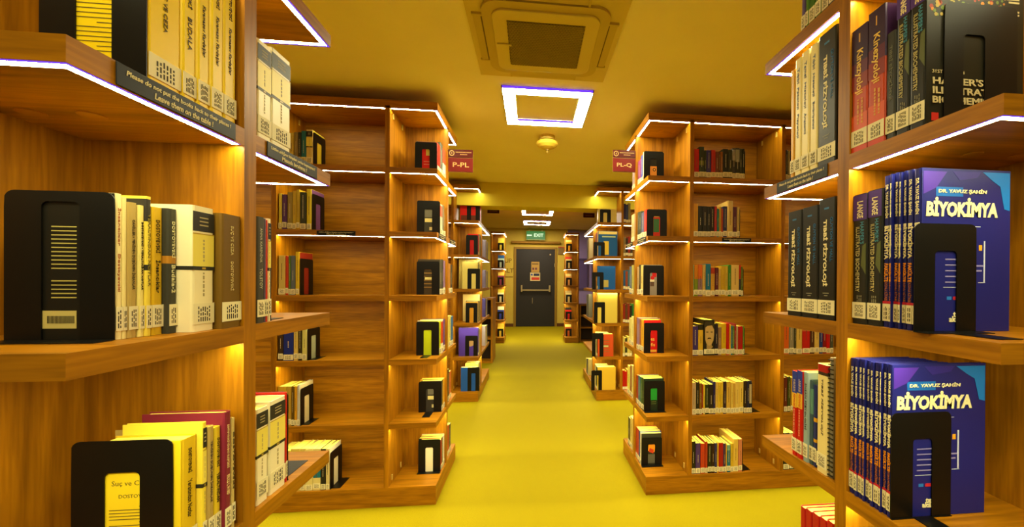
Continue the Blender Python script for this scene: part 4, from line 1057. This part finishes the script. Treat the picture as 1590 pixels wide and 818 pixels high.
  (-1.3114, 0.014, 0.221, 0.135, 0.012, 'c89020', {}),
  (-1.2967, 0.0141, 0.228, 0.135, 0.012, 'b8b4b0', {}),
],None,(0.15, {'oblique': 1.0, 'cov': 'd8c890'})),
('LM','n','1',0,[
  (-1.3955, 0.0348, 0.229, 0.135, 0.012, 'c8b060', {}),
  (-1.3594, 0.0286, 0.228, 0.135, 0.012, 'd0b850', {}),
  (-1.3294, 0.0488, 0.237, 0.135, 0.012, 'ccb454', {}),
  (-1.2796, 0.0258, 0.236, 0.135, 0.012, 'c8b060', {}),
  (-1.2527, 0.0394, 0.234, 0.135, 0.012, 'd8c880', {}),
  (-1.2123, 0.0395, 0.233, 0.135, 0.012, 'd8c880', {'b': [(0.3, 0.6, '1c6c84')]}),
  (-1.1718, 0.0261, 0.231, 0.135, 0.012, '24201a', {}),
  (-1.1447, 0.0194, 0.23, 0.135, 0.012, 'c8b880', {}),
],None,(0.16, {'oblique': 1.0, 'flange': 0.05, 'cov': 'e0d8b0'})),
('R3','n','e',5,[
  (4.2451, 0.0892, 0.15, 0.202, 0.012, 'dccc70', {'cov': 'd8c468', 'art': 'plain'}),
],(0.734, 0.8549, 0.142, 4.2431, {}),None),
('R3','n','e',4,[
  (4.2451, 0.0835, 0.269, 0.212, 0.012, 'd8b850', {'cov': '1c5ca0', 'art': 'natgeo'}),
  (4.3394, 0.0922, 0.261, 0.14, 0.012, 'b02818', {}),
],(0.6667, 0.7908, 0.149, 4.2431, {}),None),
('R3','n','e',3,[
  (4.2451, 0.0713, 0.256, 0.192, 0.012, '2a70b0', {'cov': '1c5ca8', 'art': 'sky'}),
],(0.6533, 0.7801, 0.188, 4.2431, {}),None),
('R3','n','e',2,[
  (4.2451, 0.0922, 0.325, 0.216, 0.012, 'dcc050', {'cov': 'dcc450', 'art': 'plain'}),
],(0.6759, 0.7979, 0.228, 4.2431, {}),None),
('R3','n','e',1,[
  (4.2451, 0.071, 0.245, 0.175, 0.012, '28241c', {'cov': 'c84c20', 'art': 'stripes'}),
  (4.3271, 0.0843, 0.25, 0.14, 0.012, 'e8e0a0', {}),
],(0.6561, 0.7837, 0.256, 4.2431, {}),None),
('R3','n','e',0,[
  (4.2451, 0.0926, 0.25, 0.202, 0.012, '2a2a1c', {'cov': 'd8b030', 'art': 'plain'}),
  (4.3491, 0.0748, 0.253, 0.14, 0.012, 'c8b880', {}),
],(0.6519, 0.7694, 0.215, 4.2431, {}),None),
('R3','f','e',4,[
  (4.9355, 0.0871, 0.268, 0.14, 0.012, 'c8b890', {}),
  (5.023, 0.0871, 0.262, 0.14, 0.012, '50567a', {}),
],None,None),
('R3','f','e',2,[
  (4.9355, 0.0681, 0.291, 0.14, 0.012, '6c6a58', {}),
  (5.004, 0.0681, 0.285, 0.14, 0.012, '50567a', {}),
  (5.0724, 0.0681, 0.279, 0.14, 0.012, '6c6a58', {}),
],None,None),
('R3','f','e',0,[
  (4.9298, 0.0512, 0.206, 0.14, 0.012, 'b0a060', {}),
  (4.9815, 0.0512, 0.2, 0.14, 0.012, '50567a', {}),
  (5.0449, 0.0476, 0.186, 0.14, 0.012, '2c2818', {}),
  (5.0928, 0.0476, 0.18, 0.14, 0.012, 'd0c068', {}),
],None,None),
('L3','n','e',5,[
  (4.5116, 0.0349, 0.307, 0.221, 0.012, 'c81c10', {'cov': 'c81810', 'art': 'toppics'}),
  (4.547, 0.0349, 0.301, 0.221, 0.012, 'c81c10', {}),
],(-0.72, -0.5766, 0.241, 4.5096, {}),None),
('L3','n','e',4,[
  (4.3511, 0.0452, 0.226, 0.111, 0.012, 'c01810', {'cov': 'b81410', 'art': 'plain'}),
  (4.3968, 0.0452, 0.22, 0.111, 0.012, '8a4a2c', {}),
  (4.4425, 0.0452, 0.214, 0.111, 0.012, 'd0c068', {}),
  (4.494, 0.0437, 0.238, 0.14, 0.012, '6c6a50', {}),
  (4.5382, 0.0437, 0.232, 0.14, 0.012, '6c6a50', {}),
],(-0.7018, -0.5765, 0.212, 4.3491, {}),None),
('L3','n','e',3,[
  (4.3221, 0.0403, 0.288, 0.161, 0.012, 'd8ca70', {'cov': 'dccc70', 'art': 'plain'}),
  (4.363, 0.0403, 0.282, 0.161, 0.012, '3a3628', {}),
  (4.4116, 0.0349, 0.31, 0.14, 0.012, 'a89a60', {}),
  (4.447, 0.0349, 0.304, 0.14, 0.012, 'd0c068', {}),
  (4.4906, 0.0454, 0.323, 0.225, 0.012, 'e0d070', {}),
  (4.5365, 0.0454, 0.317, 0.225, 0.012, 'd0c068', {}),
],(-0.6804, -0.5483, 0.216, 4.3201, {}),None),
('L3','n','e',2,[
  (4.3511, 0.035, 0.227, 0.125, 0.012, 'e4d890', {'cov': 'c88c20', 'art': 'plain'}),
  (4.3865, 0.035, 0.221, 0.125, 0.012, '8a4a2c', {}),
  (4.4266, 0.0332, 0.232, 0.14, 0.012, '5c5848', {}),
  (4.4602, 0.0332, 0.226, 0.14, 0.012, '3a3628', {}),
  (4.4988, 0.0274, 0.3, 0.182, 0.012, 'dcc87c', {}),
  (4.5267, 0.0274, 0.294, 0.182, 0.012, 'c8b878', {}),
  (4.5545, 0.0274, 0.288, 0.182, 0.012, '3a3628', {}),
],(-0.7018, -0.5765, 0.214, 4.3491, {}),None),
('L3','n','e',1,[
  (4.3823, 0.0347, 0.308, 0.205, 0.012, '4a3490', {'cov': '4a3494', 'art': 'disc'}),
  (4.4174, 0.0347, 0.302, 0.205, 0.012, '4a3490', {}),
  (4.4568, 0.0263, 0.292, 0.14, 0.012, 'c8c090', {}),
  (4.4836, 0.0263, 0.286, 0.14, 0.012, 'c8b878', {}),
  (4.515, 0.0332, 0.282, 0.14, 0.012, '5a4a3c', {}),
  (4.5487, 0.0332, 0.276, 0.14, 0.012, 'd0c068', {}),
],(-0.7103, -0.5772, 0.221, 4.3803, {}),None),
('L3','n','e',0,[
  (4.3221, 0.0404, 0.255, 0.17, 0.012, '1c4c90', {'cov': '1c50a0', 'art': 'plain'}),
  (4.3631, 0.0404, 0.249, 0.17, 0.012, '8a4a2c', {}),
  (4.4116, 0.0369, 0.279, 0.14, 0.012, 'd8cc60', {}),
  (4.449, 0.0369, 0.273, 0.14, 0.012, '50567a', {}),
  (4.4946, 0.0433, 0.277, 0.14, 0.012, 'c8b850', {}),
  (4.5385, 0.0433, 0.271, 0.14, 0.012, '50567a', {}),
],(-0.6737, -0.549, 0.256, 4.3201, {}),None),
('L3','f','e',4,[
  (5.0463, 0.085, 0.238, 0.14, 0.012, '8c84a0', {}),
  (5.1317, 0.085, 0.232, 0.14, 0.012, 'd0c068', {}),
  (5.2172, 0.085, 0.226, 0.14, 0.012, '50567a', {}),
],None,None),
('L3','f','e',3,[
  (5.0463, 0.085, 0.222, 0.14, 0.012, '7c7498', {}),
  (5.1317, 0.085, 0.216, 0.14, 0.012, 'd0c068', {}),
  (5.2172, 0.085, 0.21, 0.14, 0.012, '50567a', {}),
],None,None),
('L3','f','e',2,[
  (5.0463, 0.085, 0.229, 0.14, 0.012, '504890', {}),
  (5.1317, 0.085, 0.223, 0.14, 0.012, 'd0c068', {}),
  (5.2172, 0.085, 0.217, 0.14, 0.012, '50567a', {}),
],None,None),
('L3','f','e',1,[
  (5.0463, 0.085, 0.251, 0.14, 0.012, 'b0a8b4', {}),
  (5.1317, 0.085, 0.245, 0.14, 0.012, 'd0c068', {}),
  (5.2172, 0.085, 0.239, 0.14, 0.012, '50567a', {}),
],None,None),
]

def shelfname(case, side, bay, lv):
    w_ = 'end bay' if bay == 'e' else ('first long bay' if bay == '1' else 'second long bay')
    sd_ = '' if side == 'n' else 'rear '
    return '%s, %s%s, %s' % (ROWN[lv], sd_, w_, CASEN[case])
def short(t): return t.split('|')[0].title() if t else None
for case, side, bay, lv, books, plate, end in RUNS:
    s = SG[case]; z = ZL(lv)+.0003; detail = 2 if case in ('LF', 'RF') else (1 if case in ('LM', 'RM') else 0)
    grp = 'books on %s' % shelfname(case, side, bay, lv)
    nearY = CY[case]-DEP-TH/2; n = len(books)
    order = list(range(n))
    if bay == 'e' and side == 'n': ords = [ORD[i] for i in order]; ref = 'from the bookend'
    elif bay == 'e': ords = [ORD[i] for i in order]; ref = 'behind the post'
    else:
        ords = [ORD[i] for i in (order if s > 0 or True else order)]; ref = 'from the upright'
    for i, (p, t, h, d, ins, col, o) in enumerate(books):
        if bay == 'e':
            X = EX[case]+s*ins
            loc = (X, p, z) if s < 0 else (X, p+t, z)
            near = (i == 0 and side == 'n')
        else:
            loc = (p, nearY+ins, z); near = False
        c1 = cname(col)
        extra = {'biyo': 'blue BİYOKİMYA book', 'harper': "black Harper's biochemistry book", 'guyton': 'black TIBBİ FİZYOLOJİ book', 'kin': 'red Kinezyoloji book', 'cl': 'black-banded cream classic', 'netter': 'blue-topped red book', 'spiral': 'wire-bound grey book', 'portrait': 'book with moustached portrait'}.get(o.get('style'))
        what = extra or ((c1+' book') if t > .012 else ('thin '+c1+' book'))
        r_ = ref if n > 1 else ''
        lab = '%s, %s %s, %s' % (what, ords[i] if n > 1 else 'single', r_, shelfname(case, side, bay, lv))
        lab = lab.replace(' ,', ',')
        ws_ = lab.split()
        make_book(s, bay, side, t, h, d, col, o, loc, detail, None, lab, grp, near)
    if plate:
        x0, x1, H, Y, kw = plate
        bookend(x0, x1, H, Y, z, 'black steel bookend, %s' % shelfname(case, side, bay, lv), **kw)
    if end and bay == 'e' and side == 'f':
        X = EX[case]+s*.012; w_ = end[0]-.04; yy = max(b[0]+b[1] for b in books)+.0025
        a, b_ = sorted((X, X+s*w_))
        q = bookend(0, w_, .20, 0, 0, 'black steel bookend, %s' % shelfname(case, side, bay, lv), flange=end[1].get('flange', .03))
        q.location = (b_, yy, z); q.rotation_euler = (0, 0, math.pi)
    elif end:
        # plate closing the run, turned to face along the shelf
        w_ = end[0]-.02; xx = max(b[0]+b[1] for b in books)+.0025 if s > 0 else None
        kw = end[1]
        xx = max(b[0]+b[1] for b in books)+.0025
        hh = books[-1][2]-.01
        q = bookend(0, w_, max(.16, min(hh, .205)), 0, 0, 'black steel bookend, %s' % shelfname(case, side, bay, lv), flange=kw.get('flange', .04), win=(.3, .68))
        q.location = (xx, nearY+.014, z); q.rotation_euler = (0, 0, math.pi/2)
        if 'cov' in kw:
            p, t, h, d, ins, col, o = books[-1]
            bm = B(); box(bm, (p+t+.0002, nearY+ins+.004, z+.002), (p+t+.0008, nearY+ins+d-.002, z+h-.002))
            # the outer board of the last book has its own cover colour
            lastb = [x for x in bpy.data.objects if x.name.startswith('book') and x.get('category') == 'book'][-1]
            o2 = obj('front_cover', bm, mat(kw['cov'], .4), lastb); o2.matrix_parent_inverse = Matrix.Translation(lastb.location).inverted()
# far bookcases and the long bay of the third row: short runs of small books
def run_of(case, bay, lv, cols, x_or_y, hs, dep=.13):
    s = SG[case]; z = ZL(lv)+.0003; p = x_or_y; nearY = CY[case]-DEP-TH/2
    grp = 'books on %s' % shelfname(case, 'n', bay, lv)
    if bay == 'e':
        tot = sum(t for c, t in cols); p = CY[case]-TH/2-.004-tot
        Y0 = p
        hmax = 0
        for i, (c, t) in enumerate(cols):
            h = hs[i % len(hs)]; hmax = max(h, hmax)
            X = EX[case]+s*.02
            loc = (X, p, z) if s < 0 else (X, p+t-.0005, z)
            make_book(s, 'e', 'n', t-.0005, h, dep, c, {'cov': c} if i == 0 else {}, loc, 0, None, '%s book, %s from the bookend, %s' % (cname(c), ORD[i], shelfname(case, 'n', 'e', lv)), grp, i == 0)
            p += t
        a, b = sorted((EX[case]+s*.03, EX[case]+s*.155))
        bookend(a, b, .165, Y0-.002, z, 'black steel bookend, %s' % shelfname(case, 'n', 'e', lv))
    else:
        for i, (c, t) in enumerate(cols):
            h = hs[i % len(hs)]
            make_book(s, bay, 'n', t-.0005, h, dep, c, {}, (p, nearY+.012, z), 0, None, '%s book, %s from the upright, %s' % (cname(c), ORD[i], shelfname(case, 'n', bay, lv)), grp, True)
            p += t
x0 = EX['R3']+ENDW+POST+.003
for lv, cols in ((5, ['2c2c5c', '38406c', '8a8050']), (4, ['8a7a50', '3a2c1c', 'a83020', '50402c']), (3, ['2c5c8c', '9a4a2c', '44708c', 'c8b84c', 'b09a50']),
                 (2, ['8c2418', '5c3c1c', '8a2c20', '2c2a1c', '2c7c2c']), (1, ['d0c060', '3a3a20', 'd8c860', 'c0b060']), (0, ['b81810', 'b81810', 'd8a030', 'e0c060'])):
    run_of('R3', '1', lv, [(c, .026) for c in cols], x0, (.21, .20, .215, .19))
for lv, cols in ((5, ['d8c840', 'c8b848']), (4, ['b0c8b8', '1c4c90']), (3, ['8a3a5a', 'd8b850']), (2, ['e0d8b0', 'd8c040']), (1, ['2c3c9c', 'e8e0b8']), (0, ['e0c040', 'c8a830'])):
    run_of('L4', 'e', lv, [(c, .035) for c in cols], 0, (.20, .27))
for lv, cols in ((5, ['d8a020', 'e0d080']), (4, ['c8b070', 'b02820']), (3, ['c88a4c', 'c8b070']), (2, ['c8b070', 'a8905c']), (1, ['b81c18', '2c2a20']), (0, ['a84c1c', 'e0cc70'])):
    run_of('R4', 'e', lv, [(c, .035) for c in cols], 0, (.20, .25))
# ---------------------------------------------------------------- notices on the shelf edges, section signs
def notice(origin, xa, length, lines, label, hgt=.030, curl=False):
    r = empty('shelf_notice'); r.matrix_world = frame(origin, xa, (0, 0, 1)); tag(r, label, 'notice', 'black shelf-edge notices')
    bm = B(); prism(bm, [(0, 0), (length, 0), (length, hgt), (0, hgt)], .0016); o = obj('strip', bm, mat('060604', .45, 0, .2), r)
    md = o.modifiers.new('bevel', 'BEVEL'); md.width = .0007
    for k, ln in enumerate(lines):
        text(ln, .011, mat('d8c890', .5), r, frame((length/2, hgt*(.68-.40*k), .0018), (1, 0, 0), (0, 1, 0)), fit=(length*(.88 if k == 0 else .5), hgt*.30), bold=.0002, ext=.0002, shear=.15)
EN = ['Please do not put the books back to their places !', 'Leave them on the table !']
TR = ['Lütfen aldığınız kitapları yerine koymayınız !', 'Masada bırakınız !']
z4 = ZL(4)-.0305
notice((EX['LF']+.0006, CY['LF']-.245, z4), (0, 1, 0), .205, EN, 'black English notice strip on the near shelf edge below the yellow Dostoyevski row')
notice((EX['LF']+.0006, CY['LF']+.045, z4), (0, 1, 0), .185, TR, 'black Turkish notice strip on the rear shelf edge of the Dostoyevski bookcase')
notice((EX['RF']-.0006, CY['RF']+.235, z4), (0, -1, 0), .19, EN, 'black notice strip on the textbook bookcase under the yellow spines')
nY = CY['LM']-DEP-TH/2-.0006
notice((-1.19, nY, z4), (1, 0, 0), .205, TR, 'black notice strip on the long shelf of the P-PL bookcase', hgt=.026)
notice((EX['LM']+.0006, CY['LM']-.26, z4), (0, 1, 0), .19, EN, 'black notice strip on the aisle edge of the P-PL bookcase, near half')
notice((EX['LM']+.0006, CY['LM']+.06, z4), (0, 1, 0), .19, EN, 'black notice strip on the aisle edge of the P-PL bookcase, rear half')
nY = CY['RM']-DEP-TH/2-.0006
notice((1.165, nY, z4), (1, 0, 0), .19, TR, 'black notice strip on the long shelf of the PL-Q bookcase', hgt=.026)
notice((EX['RM']-.0006, CY['RM']-.07, z4), (0, -1, 0), .19, EN, 'black notice strip on the aisle edge of the PL-Q bookcase, near half')
notice((EX['RM']-.0006, CY['RM']+.25, z4), (0, -1, 0), .19, EN, 'black notice strip on the aisle edge of the PL-Q bookcase, rear half')
def section_sign(x, y, z, s, txt, label, w_=.155, h_=.143):
    r = empty('section_sign', (x, y, z)); tag(r, label, 'sign', 'maroon section signs')
    a, b = (0, w_) if s < 0 else (-w_, 0); m = mat('6a1c18', .4); gold = mat('c8a868', .5)
    part('upper_plate', (a, -.002, h_*.66), (b, .002, h_), mat('4c1412', .4), r)
    part('lower_plate', (a, -.002, 0), (b, .002, h_*.62), m, r)
    part('holder', (a, .002, -.004), (b, .004, h_), mat('a89058', .4), r)
    cx = a+w_*.14
    bm = B(); n = 20; cz = h_*.83; R_, r_ = h_*.115, h_*.085
    for i in range(n):
        q0, q1 = 2*math.pi*i/n, 2*math.pi*(i+1)/n
        bm.faces.new([bm.verts.new((cx+rr*math.cos(q), -.0026, cz+rr*math.sin(q)*1.1)) for rr, q in ((R_, q0), (R_, q1), (r_, q1), (r_, q0))])
    box(bm, (cx-.002, -.0028, cz-.006), (cx+.002, -.0022, cz+.006)); obj('emblem', bm, gold, r)
    bm = B()
    for z0, l0, l1 in ((.88, .30, .92), (.78, .48, .76)):
        u = l0
        while u < l1: box(bm, (a+w_*u, -.0026, h_*z0-.002), (a+w_*(u+.035), -.002, h_*z0+.002)); u += .05
    obj('caption_marks', bm, gold, r)
    text(txt, .045, gold, r, frame(((a+b)/2, -.0024, h_*.30), (1, 0, 0), (0, 0, 1)), 'lettering', fit=(w_*.66, h_*.21), bold=.0006)
section_sign(EX['LM']+.001, CY['LM'], 2.0, -1, 'P-PL', 'maroon section sign reading P-PL')
section_sign(EX['RM']-.001, CY['RM'], 2.035, 1, 'PL-Q', 'maroon section sign reading PL-Q')
def small_sign(x0, x1, y, z0, z1, label):
    r = part('section_sign', (x0, y-.003, z0), (x1, y+.003, z1), mat('4a1c14', .5), None); tag(r, label, 'sign', 'small dark signs beyond the girder')
    part('sign_text', (x0+.03, y-.0045, z0+.35*(z1-z0)), (x1-.03, y-.003, z0+.55*(z1-z0)), mat('7a4a30'), r)
    part('hanger', (x0+.02, y-.002, z1), (x0+.025, y+.002, CEIL2_Z), steel, r)
small_sign(-.66, -.485, 6.0, 2.30, 2.37, 'small dark sign hanging beyond the girder on the P-PL side')
small_sign(.78, .955, 6.0, 2.27, 2.34, 'small dark sign hanging beyond the girder on the PL-Q side')
# far hanging signs beside the exit door
for x0, x1, z1, lb in ((.75, 1.0, 2.28, 'dim framed sign above the recess beside the exit door'),):
    r = part('wall_plaque', (x0, FARY-.03, z1-.22), (x1, FARY-.005, z1), mat('7a6030', .6), None); tag(r, lb, 'sign')
    part('red_header', (x0, FARY-.035, z1-.03), (x1, FARY-.03, z1), mat('a84018'), r)
# ---------------------------------------------------------------- fit the lettering
bpy.context.view_layer.update()
for o, (ln, hh) in FITS:
    dx, dy = max(o.dimensions.x, 1e-5), max(o.dimensions.y, 1e-5)
    M = o.matrix_local.copy()
    o.matrix_local = M @ Matrix.Diagonal((ln/dx, hh/dy, 1, 1))
# lettering becomes plain mesh
dg = bpy.context.evaluated_depsgraph_get()
for o in [x for x in bpy.data.objects if x.type == 'FONT']:
    me = bpy.data.meshes.new_from_object(o.evaluated_get(dg)); q = bpy.data.objects.new('lettering', me); COL.objects.link(q)
    nm = o.name.split('.')[0]; q.parent = o.parent; q.matrix_local = o.matrix_local.copy()
    bpy.data.objects.remove(o); q.name = nm
